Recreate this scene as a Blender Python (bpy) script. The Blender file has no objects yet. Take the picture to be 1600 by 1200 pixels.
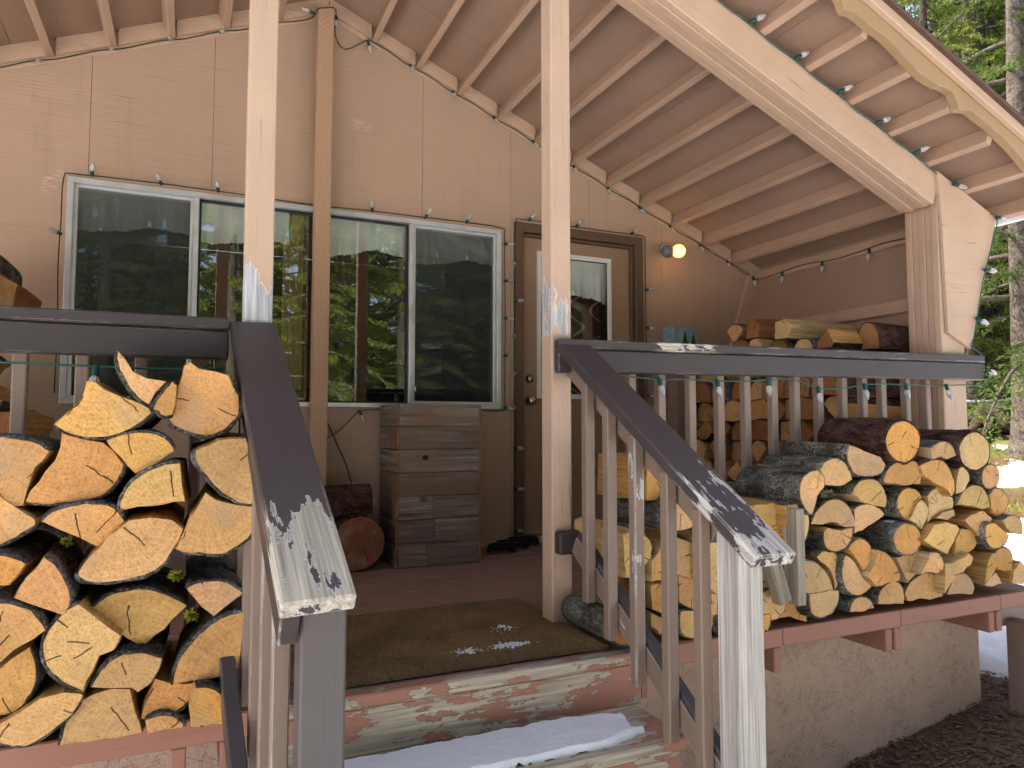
import bpy, bmesh, math, random
from mathutils import Vector, Matrix, noise
R = math.radians
rnd = random.Random(11)
scene = bpy.context.scene
col = scene.collection

# ------------------------------------------------------------------ camera, sky, sun, exposure
cd = bpy.data.cameras.new('camera'); cam = bpy.data.objects.new('camera', cd); col.objects.link(cam)
cd.sensor_width = 36; cd.lens = 24.86; cd.clip_start = .05; cd.clip_end = 600
cam.location = (0, 0, .77); cam.rotation_euler = (R(90 + 3.57), 0, R(-24.3))
scene.camera = cam
SUN_EL, SUN_AZ = 50, -42            # azimuth from +Y (behind the cabin) towards +X
wd = bpy.data.worlds.new('World'); scene.world = wd; wd.use_nodes = True
wn = wd.node_tree; bg = wn.nodes['Background']
sky = wn.nodes.new('ShaderNodeTexSky'); sky.sky_type = 'NISHITA'; sky.sun_disc = False
sky.sun_elevation = R(SUN_EL); sky.sun_rotation = R(SUN_AZ); sky.air_density = 1.0; sky.dust_density = 5.5; sky.ozone_density = .2
wn.links.new(sky.outputs[0], bg.inputs[0]); bg.inputs[1].default_value = .15
sd = bpy.data.lights.new('sun', 'SUN'); sd.energy = 4.2; sd.angle = R(.6); sd.color = (1, .96, .90)
so = bpy.data.objects.new('sun', sd); col.objects.link(so)
sdir = Vector((math.sin(R(SUN_AZ)) * math.cos(R(SUN_EL)), math.cos(R(SUN_AZ)) * math.cos(R(SUN_EL)), math.sin(R(SUN_EL))))
so.rotation_euler = sdir.to_track_quat('Z', 'Y').to_euler(); so.location = sdir * 30
vs = scene.view_settings; vs.view_transform = 'Standard'; vs.look = 'None'; vs.exposure = 1.42; vs.gamma = 1

# ------------------------------------------------------------------ material helpers
class NT:
    def __init__(s, name):
        s.m = bpy.data.materials.new(name); s.m.use_nodes = True; s.t = s.m.node_tree
        s.b = s.t.nodes['Principled BSDF']; s.out = s.t.nodes['Material Output']
    def n(s, ty, **kw):
        nd = s.t.nodes.new('ShaderNode' + ty)
        for k, v in kw.items():
            if k.startswith('i_'):
                key = k[2:]; key = int(key) if key.isdigit() else key.replace('_', ' ')
                s.set(nd.inputs[key], v)
            else: setattr(nd, k, v)
        return nd
    def set(s, sock, v):
        if hasattr(v, 'is_output') or isinstance(v, bpy.types.NodeSocket): s.t.links.new(v, sock)
        else: sock.default_value = v
    def coords(s, kind='Object'): return s.n('TexCoord').outputs[kind]
    def rand(s): return s.n('ObjectInfo').outputs['Random']
    def shifted(s, vec):
        r = s.rand(); mu = s.math('MULTIPLY', r, 37.0)
        cx = s.n('CombineXYZ', i_0=mu, i_1=s.math('MULTIPLY', r, 71.3), i_2=s.math('MULTIPLY', r, 13.7))
        return s.n('VectorMath', operation='ADD', i_0=vec, i_1=cx.outputs[0]).outputs[0]
    def scale(s, vec, sc): return s.n('VectorMath', operation='MULTIPLY', i_0=vec, i_1=sc).outputs[0]
    def noise(s, vec, scale, detail=4, rough=.55, out='Fac', dist=0):
        nd = s.n('TexNoise', i_Vector=vec, i_Scale=scale, i_Detail=detail, i_Roughness=rough, i_Distortion=dist); return nd.outputs[out]
    def math(s, op, a, b=0., clamp=False):
        nd = s.n('Math', operation=op, use_clamp=clamp); s.set(nd.inputs[0], a); s.set(nd.inputs[1], b); return nd.outputs[0]
    def rng(s, v, a, b, c=0., d=1., smooth=False):
        nd = s.n('MapRange', i_Value=v, i_1=a, i_2=b, i_3=c, i_4=d)
        if smooth: nd.interpolation_type = 'SMOOTHSTEP'
        return nd.outputs[0]
    def mix(s, f, a, b):
        nd = s.n('Mix', data_type='RGBA'); s.set(nd.inputs[0], f)
        for i, v in ((6, a), (7, b)):
            s.set(nd.inputs[i], v if not isinstance(v, tuple) or len(v) == 4 else v + (1,))
        return nd.outputs[2]
    def bump(s, h, strength=.3, dist=.003, normal=None):
        nd = s.n('Bump', i_Height=h, i_Strength=strength, i_Distance=dist)
        if normal is not None: s.set(nd.inputs['Normal'], normal)
        return nd.outputs[0]
    def done(s, colr, rough=.7, normal=None, spec=.3):
        s.set(s.b.inputs['Base Color'], colr if not isinstance(colr, tuple) else colr + (1,))
        s.set(s.b.inputs['Roughness'], rough); s.b.inputs['Specular IOR Level'].default_value = spec
        if normal is not None: s.set(s.b.inputs['Normal'], normal)
        return s.m
def mul(c, k): return tuple(min(1, v * k) for v in c)

GREY = (.40, .37, .32)
def painted(name, paint, bare=GREY, peel=0., grad=None, rough=.55, grain=1., pale=False, edgew=.15):
    """paint on a board whose grain runs along local X; peel 0..1; grad=(x0,x1,amount) adds flaking towards x1"""
    t = NT(name); oc = t.coords(); v = t.shifted(oc)
    g1 = t.noise(t.scale(v, (1.2, 40, 40)), 2.2, 5, .6)
    g2 = t.noise(t.scale(v, (3, 140, 140)), 1.5, 3, .6)
    big = t.noise(v, 3.0, 3)
    pc = t.mix(t.rng(big, .3, .7), mul(paint, .93), mul(paint, 1.06))
    pc = t.mix(t.rng(g1, .55, .78, 0, .5), pc, mul(paint, .68)); ck = t.noise(t.scale(v, (2.2, 60, 60)), 1.7, 2, .5); pc = t.mix(t.rng(ck, .70, .74, 0, .6 * grain), pc, mul(paint, .35)); dt = t.noise(v, 55, 3); pc = t.mix(t.rng(dt, .70, .76, 0, .5 * grain), pc, mul(paint, .5))
    h = t.math('MULTIPLY', g1, .6 * grain); h = t.math('ADD', h, t.math('MULTIPLY', g2, .5 * grain))
    c, ro = pc, rough
    # small nail heads and chips with a shape of their own
    if peel > 0 or grad:
        mk = t.noise(t.scale(v, (1, 2.0, 2.0)), 5.5, 8, .66)
        mk2 = t.noise(t.scale(v, (1, 8, 8)), 7.0, 4, .6)
        mm = t.math('ADD', t.math('MULTIPLY', mk, .72), t.math('MULTIPLY', mk2, .28))
        if grad:
            sx = t.n('SeparateXYZ', i_0=oc).outputs[0]
            gr = t.rng(sx, grad[0], grad[1], 0, grad[2], True)
            if len(grad) > 3: gr = t.math('MULTIPLY', gr, t.rng(sx, grad[3], grad[4], 0, 1, True))
            mm = t.math('ADD', mm, gr)
        if pale:
            bv = t.n('Bevel', samples=4, i_Radius=.007); ge = t.n('NewGeometry')
            dp = t.n('VectorMath', operation='DOT_PRODUCT', i_0=bv.outputs[0], i_1=ge.outputs['Normal']).outputs['Value']
            mm = t.math('ADD', mm, t.rng(dp, .985, .86, 0, edgew))
        th = .78 - peel * .42
        mask = t.rng(mm, th, th + .012)
        edge = t.math('SUBTRACT', t.rng(mm, th - .012, th), mask)
        wd_ = t.mix(t.rng(g1, .35, .68), mul(bare, .55), mul(bare, 1.3))
        wd_ = t.mix(t.rng(g2, .5, .75, 0, .5), wd_, mul(bare, .5))
        c = t.mix(mask, pc, wd_)
        c = t.mix(t.math('MULTIPLY', edge, .8), c, (.8, .76, .7) if pale else mul(paint, .6))
        h = t.math('ADD', t.math('MULTIPLY', h, .45), t.math('MULTIPLY', t.math('SUBTRACT', 1., mask), .9))
        ro = t.rng(mask, 0, 1, rough, .9)
    return t.done(c, ro, t.bump(h, .6, .003), .35)

def bare_wood(name, base, dark=.45, ax=(1.2, 40, 40), sheen=.2, knots=True, warm=None):
    t = NT(name); v = t.shifted(t.coords())
    g1 = t.noise(t.scale(v, ax), 2.0, 6, .65, dist=.4); g2 = t.noise(t.scale(v, tuple(a * 3 for a in ax)), 2.0, 3)
    big = t.noise(v, 2.3, 3)
    c = t.mix(t.rng(g1, .3, .7), mul(base, dark), mul(base, 1.25))
    c = t.mix(t.rng(g2, .55, .75, 0, .6), c, mul(base, dark * .8))
    if warm: c = t.mix(t.rng(big, .42, .62), c, warm)
    if knots:
        vo = t.n('TexVoronoi', i_Vector=t.scale(v, (1, 1.6, 1.6)), i_Scale=2.3).outputs['Distance']
        c = t.mix(t.rng(vo, .05, .09, .85, 0), c, mul(base, .12))
    r = t.rng(t.rand(), 0, 1, .8, 1.15)
    c = t.n('HueSaturation', i_Color=c, i_Value=r).outputs[0]
    return t.done(c, .85, t.bump(t.math('ADD', g1, t.math('MULTIPLY', g2, .5)), .5, .003), sheen)

TAN = (.46, .315, .218); TAN2 = (.53, .365, .25)
M = {}
def siding():
    t = NT('siding_paint'); v = t.coords()
    g1 = t.noise(t.scale(v, (.7, 1, 28)), 3.0, 5, .6); g2 = t.noise(t.scale(v, (2, 1, 110)), 2.0, 3, .6); big = t.noise(v, 1.3, 4)
    scr = t.noise(t.scale(v, (1.0, 1, 55)), 1.6, 2, .5)
    c = t.mix(t.rng(big, .3, .7), mul(TAN, .95), mul(TAN, 1.05))
    c = t.mix(t.rng(g1, .55, .75, 0, .28), c, mul(TAN, .74)); st_ = t.noise(t.scale(v, (9, 1, .8)), 1.4, 4); c = t.mix(t.rng(st_, .55, .75, 0, .3), c, mul(TAN, .72))
    pat = t.math('MULTIPLY', t.rng(t.noise(v, 2.4, 2), .70, .74), t.rng(t.noise(t.scale(v, (1, 1, 5)), 26, 3), .5, .6))
    c = t.mix(t.math('MULTIPLY', pat, .5), c, (.74, .6, .47))
    h = t.math('ADD', t.math('MULTIPLY', g1, .7), t.math('MULTIPLY', g2, .5)); h = t.math('SUBTRACT', h, t.rng(scr, .66, .72, 0, .9))
    return t.done(c, .75, t.bump(h, .6, .004), .25)
M['siding'] = siding()
def ceiling():
    t = NT('plywood_soffit_paint'); v = t.coords()
    g1 = t.noise(t.scale(v, (26, 1.0, 26)), 2.0, 5, .6); big = t.noise(v, 1.7, 4); sp = t.noise(v, 30, 2)
    base = (.335, .218, .15)
    c = t.mix(t.rng(big, .3, .7), mul(base, .9), mul(base, 1.08)); c = t.mix(t.rng(g1, .64, .74, 0, .5), c, mul(base, .6))
    c = t.mix(t.rng(sp, .76, .79, 0, .6), c, mul(base, .5))
    return t.done(c, .75, t.bump(g1, .35, .003), .25)
M['soffit'] = ceiling()
M['trim'] = painted('tan_trim_paint', TAN2)
M['purlin'] = painted('tan_purlin_paint', (.47, .31, .21))
M['post'] = painted('tan_post_paint', TAN2, (.46, .45, .43), peel=.08, pale=True)
M['postpeel'] = painted('tan_post_paint_flaking_low', TAN2, (.50, .49, .47), peel=.12, grad=(1.55, 1.20, .25, 1.10, 1.16), pale=True, edgew=.26)
M['postgrad'] = painted('tan_post_paint_flaking_at_cap', TAN2, (.52, .51, .50), peel=.02, grad=(1.50, 1.14, .36), pale=True)
def incised():
    t = NT('incised_tan_post_paint'); v = t.coords()
    g1 = t.noise(t.scale(t.shifted(v), (1.2, 40, 40)), 2.2, 4)
    sx = t.n('SeparateXYZ', i_0=v)
    a = t.math('FRACT', t.math('MULTIPLY', sx.outputs[1], 1 / .0135)); row = t.math('FLOOR', t.math('MULTIPLY', sx.outputs[1], 1 / .0135))
    b = t.math('FRACT', t.math('ADD', t.math('MULTIPLY', sx.outputs[0], 1 / .032), t.math('MULTIPLY', row, .37)))
    sl = t.math('MULTIPLY', t.math('LESS_THAN', t.math('ABSOLUTE', t.math('SUBTRACT', a, .5)), .1), t.math('LESS_THAN', b, .42))
    base = (.46, .285, .175)
    c = t.mix(t.rng(g1, .6, .8, 0, .3), base, mul(base, .7)); c = t.mix(t.math('MULTIPLY', sl, .65), c, mul(base, .35))
    return t.done(c, .7, t.bump(t.math('SUBTRACT', t.math('MULTIPLY', g1, .4), sl), .5, .003), .3)
M['incised'] = incised()
DARK = (.062, .049, .047)
M['dark'] = painted('charcoal_brown_rail_paint', DARK, (.68, .64, .56), peel=.035, rough=.42, pale=True, edgew=.24)
M['darkcap'] = painted('charcoal_cap_paint_flaking', DARK, (.70, .60, .45), peel=.26, grad=(.38, .50, .22, .86, .70), rough=.42, pale=True)
M['darkgradL'] = painted('charcoal_handrail_paint_bare_at_foot', DARK, (.47, .42, .33), peel=.05, grad=(.66, 1.16, .30), rough=.42, pale=True)
M['darkgradR'] = painted('charcoal_handrail_paint_worn_at_foot', DARK, (.56, .52, .46), peel=.05, grad=(.55, 1.25, .30), rough=.42, pale=True)
M['newelL'] = painted('charcoal_newel_paint', (.092, .078, .074), (.75, .72, .66), peel=.05, rough=.5, pale=True)
M['baluster'] = painted('brown_baluster_paint', (.235, .162, .118), (.52, .51, .48), peel=.06, rough=.5, pale=True)
M['balpeel'] = painted('brown_baluster_paint_flaking', (.235, .162, .118), (.56, .55, .52), peel=.42, rough=.5, pale=True)
M['baldeck'] = painted('taupe_baluster_paint', (.30, .215, .165), rough=.5)
M['salmon'] = painted('salmon_deck_edge_paint', (.36, .165, .108), (.44, .38, .29), peel=.13, rough=.6)
M['salmonpeel'] = painted('salmon_step_paint_flaking', (.37, .168, .108), (.45, .39, .29), peel=.70, rough=.65)
M['plank'] = painted('worn_red_brown_deck_paint', (.28, .15, .108), (.30, .22, .17), peel=.55, rough=.6)
M['grey'] = bare_wood('weathered_grey_wood', (.53, .49, .43), .42, (1.0, 48, 48), knots=False)
M['greyold'] = bare_wood('weathered_brown_grey_wood', (.34, .29, .22), .45, knots=False)
M['crate'] = bare_wood('reclaimed_barn_board', (.30, .243, .188), .22, (.8, 20, 20), warm=(.21, .13, .08))
M['crateedge'] = bare_wood('reclaimed_board_edge', (.36, .17, .07), .5, (1, 20, 20), knots=False)
M['casing'] = painted('brown_casing_paint', (.13, .078, .045), rough=.45, grain=.5)
M['doorpaint'] = painted('tan_door_paint', (.34, .215, .13), rough=.4, grain=.25)
M['doorwhite'] = painted('white_vinyl_trim', (.72, .69, .63), rough=.4, grain=.2)
def metal(name, c, rough, met=1.0, streak=True):
    t = NT(name); v = t.shifted(t.coords()); n1 = t.noise(t.scale(v, (2, 60, 60)), 3, 3); n2 = t.noise(v, 9, 4)
    cc = t.mix(t.rng(n2, .35, .7), mul(c, .85), c); t.b.inputs['Metallic'].default_value = met
    return t.done(cc, t.rng(n2, .3, .7, rough * .8, rough * 1.25), t.bump(n1, .05, .001) if streak else None, .5)
M['alu'] = metal('window_aluminium', (.74, .75, .74), .38, .55)
M['rubber'] = metal('black_window_gasket', (.012, .014, .013), .5, 0, False)
M['nickel'] = metal('aged_nickel', (.62, .57, .47), .22)
M['gutter'] = metal('galvanised_gutter', (.5, .48, .46), .4, .6)
def flat(name, c, rough=.6, spec=.3, var=.12):
    t = NT(name); v = t.shifted(t.coords()); n = t.noise(v, 18, 5); n2 = t.noise(v, 90, 3)
    return t.done(t.mix(t.rng(n, .3, .7), mul(c, 1 - var), mul(c, 1 + var)), rough, t.bump(n2, .12, .001), spec)
M['wire'] = flat('dark_green_cord', (.008, .035, .024), .5)
M['wirelight'] = flat('green_cord', (.03, .115, .09), .5)
M['socket'] = flat('green_lamp_socket', (.006, .06, .045), .45)
M['black'] = flat('black_plastic', (.013, .013, .016), .4)
M['blue'] = flat('powder_blue_paint', (.20, .27, .285), .6, var=.25)
M['pinepaint'] = flat('dark_green_paint', (.02, .055, .035), .6)
M['outlet'] = flat('grey_outlet_cover', (.33, .34, .35), .5)
M['pipe'] = flat('pale_plastic_pipe', (.5, .5, .48), .5)
M['roofedge'] = flat('brown_drip_edge', (.10, .055, .04), .5)
M['shingle'] = flat('dark_brown_shingle', (.06, .045, .038), .9)
M['interior'] = flat('dim_panelled_room', (.10, .07, .05), .8)
M['dim'] = flat('dark_upholstery', (.012, .012, .013), .8)
def bulbglass():
    t = NT('frosted_bulb_plastic'); v = t.shifted(t.coords())
    sx = t.n('SeparateXYZ', i_0=t.coords()); a = t.math('ARCTAN2', sx.outputs[1], sx.outputs[0])
    w = t.math('SINE', t.math('ADD', t.math('MULTIPLY', a, 6), t.math('MULTIPLY', sx.outputs[2], 420)))
    w2 = t.math('SINE', t.math('SUBTRACT', t.math('MULTIPLY', a, 6), t.math('MULTIPLY', sx.outputs[2], 420)))
    t.b.inputs['Transmission Weight'].default_value = .55; t.b.inputs['IOR'].default_value = 1.3
    return t.done((.86, .85, .84), .22, t.bump(t.math('MULTIPLY', w, w2), .8, .002), .5)
M['bulb'] = bulbglass()
def glassmat(name, refl, tint=(.95, .97, .96)):
    t = NT(name); t.t.nodes.remove(t.b)
    g = t.n('BsdfGlossy', i_Roughness=.0, i_Color=(.95, 1, .97, 1)); tr = t.n('BsdfTransparent', i_Color=tint + (1,))
    fr = t.n('Fresnel', i_IOR=1.5); f = t.math('ADD', fr.outputs[0], refl, True)
    wv = t.noise(t.coords(), 1.6, 1); nb = t.bump(wv, .006, .02); t.set(g.inputs['Normal'], nb)
    mx = t.n('MixShader'); t.set(mx.inputs[0], f); t.set(mx.inputs[1], tr.outputs[0]); t.set(mx.inputs[2], g.outputs[0])
    t.t.links.new(mx.outputs[0], t.out.inputs[0]); return t.m
M['glass'] = glassmat('window_glass', .25)
M['doorglass'] = glassmat('door_glass', .07)
def screenmat():
    t = NT('insect_screen_mesh'); t.t.nodes.remove(t.b)
    d = t.n('BsdfDiffuse', i_Color=(.045, .05, .05, 1)); tr = t.n('BsdfTransparent', i_Color=(1, 1, 1, 1)); mx = t.n('MixShader', i_0=.62)
    w = t.n('TexWave', i_Vector=t.coords(), i_Scale=60., bands_direction='Z'); f = t.rng(w.outputs['Fac'], 0, 1, .46, .58); t.set(mx.inputs[0], f)
    t.t.links.new(tr.outputs[0], mx.inputs[1]); t.t.links.new(d.outputs[0], mx.inputs[2]); t.t.links.new(mx.outputs[0], t.out.inputs[0]); return t.m
M['screen'] = screenmat()
def clothmat(name, c):
    t = NT(name); v = t.coords(); w = t.noise(t.scale(v, (200, 200, 200)), 2, 2); b = t.noise(v, 6, 3)
    return t.done(t.mix(t.rng(b, .3, .7), mul(c, .88), c), .9, t.bump(w, .2, .001), .1)
M['lace'] = clothmat('white_lace', (.85, .87, .82)); M['gold'] = clothmat('gold_woven_cloth', (.42, .29, .11))
def damask():
    t = NT('brown_patterned_cloth'); v = t.coords(); sx = t.n('SeparateXYZ', i_0=v)
    x = t.math('ADD', t.math('MULTIPLY', sx.outputs[0], 15), t.math('MULTIPLY', t.math('SINE', t.math('MULTIPLY', sx.outputs[2], 24)), 1.1))
    w = t.math('ABSOLUTE', t.math('SINE', x)); c = t.mix(t.math('LESS_THAN', w, .2), (.05, .02, .014), (.30, .25, .22)); return t.done(c, .9)
M['damask'] = damask()
# firewood: the pith is each log's own origin, the log runs along local Y
def endgrain(name, base, ringc):
    t = NT(name); oc = t.coords(); sx = t.n('SeparateXYZ', i_0=oc); v = t.shifted(oc); sv = t.n('SeparateXYZ', i_0=v)
    flatv = t.n('CombineXYZ', i_0=sx.outputs[0], i_1=t.math('MULTIPLY', t.rand(), 20), i_2=sx.outputs[2]).outputs[0]
    wob = t.noise(flatv, 7, 3); wobs = t.math('MULTIPLY', t.math('SUBTRACT', wob, .5), .05)
    r = t.math('SQRT', t.math('ADD', t.math('MULTIPLY', sx.outputs[0], sx.outputs[0]), t.math('MULTIPLY', sx.outputs[2], sx.outputs[2])))
    rr = t.math('ADD', r, wobs)
    ring = t.math('SINE', t.math('MULTIPLY', rr, 560)); ring2 = t.noise(t.n('CombineXYZ', i_0=t.math('MULTIPLY', rr, 60), i_1=t.rand(), i_2=0.).outputs[0], 1, 2)
    a = t.math('ADD', t.math('ARCTAN2', sx.outputs[2], sx.outputs[0]), t.math('ADD', t.math('MULTIPLY', t.math('SUBTRACT', wob, .5), .35), t.math('MULTIPLY', t.math('SUBTRACT', t.noise(flatv, 45, 2), .5), .12)))
    ka = t.math('MULTIPLY', t.math('ADD', a, 3.1416), 15 / 6.2832); ci = t.math('FLOOR', ka); fr = t.math('FRACT', ka)
    wn_ = t.n('TexWhiteNoise', noise_dimensions='2D', i_Vector=t.n('CombineXYZ', i_0=ci, i_1=t.math('MULTIPLY', t.rand(), 91.7), i_2=0.).outputs[0]).outputs['Color']
    w1, w2, w3 = t.n('SeparateColor', i_0=wn_).outputs
    dl = t.math('MULTIPLY', t.math('ABSOLUTE', t.math('SUBTRACT', fr, t.rng(w1, 0, 1, .2, .8))), 6.2832 / 15); dl = t.math('MULTIPLY', dl, r)
    crack = t.rng(dl, t.rng(w2, 0, 1, .0002, .0009), t.rng(w2, 0, 1, .0008, .0022), 1, 0)
    crack = t.math('MULTIPLY', crack, t.math('GREATER_THAN', w2, .74)); crack = t.math('MULTIPLY', crack, t.math('GREATER_THAN', r, t.math('ADD', .012, t.math('MULTIPLY', w3, .10))))
    crack = t.math('MULTIPLY', crack, t.math('LESS_THAN', r, t.math('ADD', t.math('ADD', .045, t.math('MULTIPLY', w3, .10)), t.math('MULTIPLY', w1, .05))))
    fib = t.noise(flatv, 150, 4, .8); ray = t.noise(t.n('CombineXYZ', i_0=t.math('MULTIPLY', a, 26), i_1=t.math('MULTIPLY', t.rand(), 9), i_2=t.math('MULTIPLY', r, 14)).outputs[0], 1, 3, .7); big = t.noise(flatv, 8, 4); stain = t.noise(flatv, 14, 5)
    c = t.mix(t.rng(big, .3, .7), mul(base, .82), mul(base, 1.12))
    c = t.mix(t.rng(ring, 0, 1, 0, .30), c, ringc); c = t.mix(t.rng(ring2, .48, .66, 0, .5), c, ringc)
    c = t.mix(t.rng(fib, .50, .64, 0, .75), c, mul(ringc, .62)); c = t.mix(t.rng(ray, .52, .66, 0, .4), c, mul(base, 1.3)); grey_ = t.noise(flatv, 5, 3); c = t.mix(t.rng(grey_, .56, .70, 0, .45), c, (.38, .30, .2)); c = t.mix(t.rng(stain, .66, .74, 0, .55), c, (.20, .16, .10))
    saw = t.noise(t.scale(t.n('VectorRotate', i_Vector=flatv, i_Axis=(0, 1, 0), i_Angle=t.math('MULTIPLY', t.rand(), 3.0)).outputs[0], (4, 1, 130)), 1.3, 2)
    c = t.mix(t.rng(saw, .52, .7, 0, .16), c, mul(base, 1.25))
    c = t.mix(crack, c, mul(ringc, .2))
    val = t.rng(t.rand(), 0, 1, .8, 1.12); hue = t.rng(t.math('FRACT', t.math('MULTIPLY', t.rand(), 7.31)), 0, 1, .488, .508)
    sat = t.rng(t.math('FRACT', t.math('MULTIPLY', t.rand(), 13.7)), 0, 1, .90, 1.06)
    c = t.n('HueSaturation', i_Color=c, i_Value=val, i_Hue=hue, i_Saturation=sat).outputs[0]
    h = t.math('SUBTRACT', t.math('ADD', t.math('MULTIPLY', fib, .5), t.math('MULTIPLY', saw, .5)), t.math('MULTIPLY', crack, 2))
    return t.done(c, .8, t.bump(h, .7, .004), .2)
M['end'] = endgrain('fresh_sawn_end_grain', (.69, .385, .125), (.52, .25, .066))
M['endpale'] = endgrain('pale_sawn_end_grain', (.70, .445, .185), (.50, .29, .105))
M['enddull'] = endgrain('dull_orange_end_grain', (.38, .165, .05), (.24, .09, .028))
M['split'] = bare_wood('split_firewood_face', (.50, .27, .085), .5, (30, 1.0, 30), knots=False)
M['splitpale'] = bare_wood('pale_split_firewood_face', (.56, .38, .17), .55, (30, 1.0, 30), knots=False)
def barkmat(name, a, b, lich):
    t = NT(name); v = t.shifted(t.coords())
    n0 = t.noise(t.scale(v, (1, .32, 1)), 26, 8, .72, dist=1.2); n1 = t.noise(t.scale(v, (1, .45, 1)), 75, 6, .75, dist=.6); n2 = t.noise(v, 9, 4); n3 = t.noise(v, 120, 4, .75)
    c = t.mix(t.rng(n0, .38, .62), mul(a, .5), b); c = t.mix(t.rng(n1, .40, .60, .75, 0), c, mul(a, .45))
    c = t.mix(t.math('MULTIPLY', t.rng(n2, .44, .58), t.rng(n3, .48, .58, 0, .85)), c, lich)
    c = t.n('HueSaturation', i_Color=c, i_Value=t.rng(t.rand(), 0, 1, .75, 1.25)).outputs[0]
    return t.done(c, .92, t.bump(t.math('ADD', n0, t.math('MULTIPLY', n1, .8)), 1., .014), .15)
M['barkdark'] = barkmat('dark_scaly_bark', (.055, .045, .037), (.20, .175, .15), (.30, .29, .265))
M['barkgrey'] = barkmat('grey_lichen_bark', (.075, .062, .05), (.25, .22, .175), (.38, .38, .30))
M['barkred'] = barkmat('red_brown_furrowed_bark', (.035, .014, .009), (.17, .075, .05), (.15, .10, .08))
M['trunkbark'] = barkmat('conifer_trunk_bark', (.05, .038, .03), (.16, .125, .10), (.19, .18, .15))
M['lichen'] = flat('yellow_green_lichen', (.30, .29, .03), .9, var=.3)
M['lichengrey'] = flat('pale_green_lichen', (.36, .38, .26), .95, var=.2)
def foliage(name, a, b):
    t = NT(name); v = t.coords('Object'); n = t.noise(v, 1.5, 4); n2 = t.noise(v, 14, 2)
    c = t.mix(t.rng(n, .35, .65), a, b); c = t.mix(t.rng(n2, .4, .7, 0, .5), c, mul(b, 1.3))
    c = t.n('HueSaturation', i_Color=c, i_Value=t.rng(t.rand(), 0, 1, .85, 1.2)).outputs[0]
    m = t.done(c, .7, None, .2)
    tr = t.n('BsdfTranslucent', i_Color=c); mx = t.n('MixShader', i_0=.32)
    t.t.links.new(t.b.outputs[0], mx.inputs[1]); t.t.links.new(tr.outputs[0], mx.inputs[2]); t.t.links.new(mx.outputs[0], t.out.inputs[0]); return m
M['fol'] = foliage('conifer_needles', (.032, .062, .013), (.105, .145, .027)); M['fol2'] = foliage('yellow_green_needles', (.055, .085, .015), (.17, .20, .035))
def osb():
    t = NT('painted_strand_board'); v = t.coords(); base = (.56, .39, .29); c = base; hs = None
    n0 = t.noise(v, 2, 3); c = t.mix(t.rng(n0, .3, .7), mul(base, .92), mul(base, 1.06))
    for k in range(5):
        rt = t.n('VectorRotate', i_Vector=v, i_Axis=(0, 1, 0), i_Angle=k * .63 + .2).outputs[0]
        nn = t.noise(t.scale(t.n('VectorMath', operation='ADD', i_0=rt, i_1=(k * 3.7, 0, k * 1.9)).outputs[0], (3.2, 1, 30)), 3.0, 1.5, .45)
        ln = t.rng(t.math('ABSOLUTE', t.math('SUBTRACT', nn, .5)), 0, .014, 1, 0)
        ln = t.math('MULTIPLY', ln, t.rng(t.noise(t.n('VectorMath', operation='ADD', i_0=v, i_1=(k * 7.1, 0, 0)).outputs[0], 7, 2), .47, .53))
        c = t.mix(t.math('MULTIPLY', ln, .9), c, mul(base, .38)); hs = ln if hs is None else t.math('ADD', hs, ln)
    return t.done(c, .7, t.bump(t.math('MULTIPLY', hs, -1.), .4, .003), .3)
M['osb'] = osb()
def coir():
    t = NT('brown_coir'); v = t.coords(); n = t.noise(v, 110, 4, .8); b = t.noise(v, 5, 4); w = t.noise(v, 28, 4)
    c = t.mix(t.rng(n, .3, .7), (.085, .053, .025), (.33, .21, .095)); c = t.mix(t.rng(b, .4, .65, 0, .6), c, (.10, .066, .037))
    c = t.mix(t.rng(w, .6, .7, 0, .5), c, (.26, .165, .075)); return t.done(c, .95, t.bump(n, .8, .006), .1)
M['coir'] = coir()
def snowmat(name='snow'):
    t = NT(name); v = t.coords(); n = t.noise(v, 45, 5, .6); n2 = t.noise(v, 400, 2); sp = t.noise(v, 70, 2)
    c = t.mix(t.rng(sp, .73, .75, 0, .5), (.86, .88, .90), (.25, .2, .15))
    t.b.inputs['Subsurface Weight'].default_value = .2; t.b.inputs['Subsurface Radius'].default_value = (.02, .025, .03); t.b.inputs['Subsurface Scale'].default_value = .3
    return t.done(c, .6, t.bump(t.math('ADD', n, t.math('MULTIPLY', n2, .4)), .8, .012), .3)
M['snow'] = snowmat()
def groundmat():
    t = NT('snow_and_grass_ground'); v = t.coords(); s = t.noise(t.scale(v, (1, 1, .2)), .42, 6, .6); f = t.noise(v, 30, 5, .7); g = t.noise(v, 2.2, 4)
    gr = t.mix(t.rng(g, .35, .6), (.20, .17, .045), (.11, .13, .03)); gr = t.mix(t.rng(f, .5, .7), gr, (.10, .07, .045))
    lit = t.mix(t.rng(f, .4, .65), (.07, .04, .025), (.16, .10, .06)); gr = t.mix(t.rng(t.noise(v, .9, 3), .5, .6), gr, lit)
    sn = t.mix(t.rng(t.noise(v, 25, 3), .70, .73, 0, .6), (.86, .88, .92), (.3, .25, .18))
    px = t.n('SeparateXYZ', i_0=v); dd = t.math('ADD', t.math('MULTIPLY', px.outputs[0], .86), t.math('MULTIPLY', px.outputs[1], .51))
    m = t.rng(t.math('SUBTRACT', t.math('ADD', s, t.math('MULTIPLY', f, .06)), t.rng(dd, 8, 13, 0, .15)), .40, .425)
    return t.done(t.mix(m, gr, sn), .85, t.bump(t.math('ADD', f, t.math('MULTIPLY', m, .8)), .5, .03), .2)
M['ground'] = groundmat()
M['mulch'] = bare_wood('bark_mulch', (.19, .115, .07), .3, (30, 30, 30), knots=False)
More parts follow.
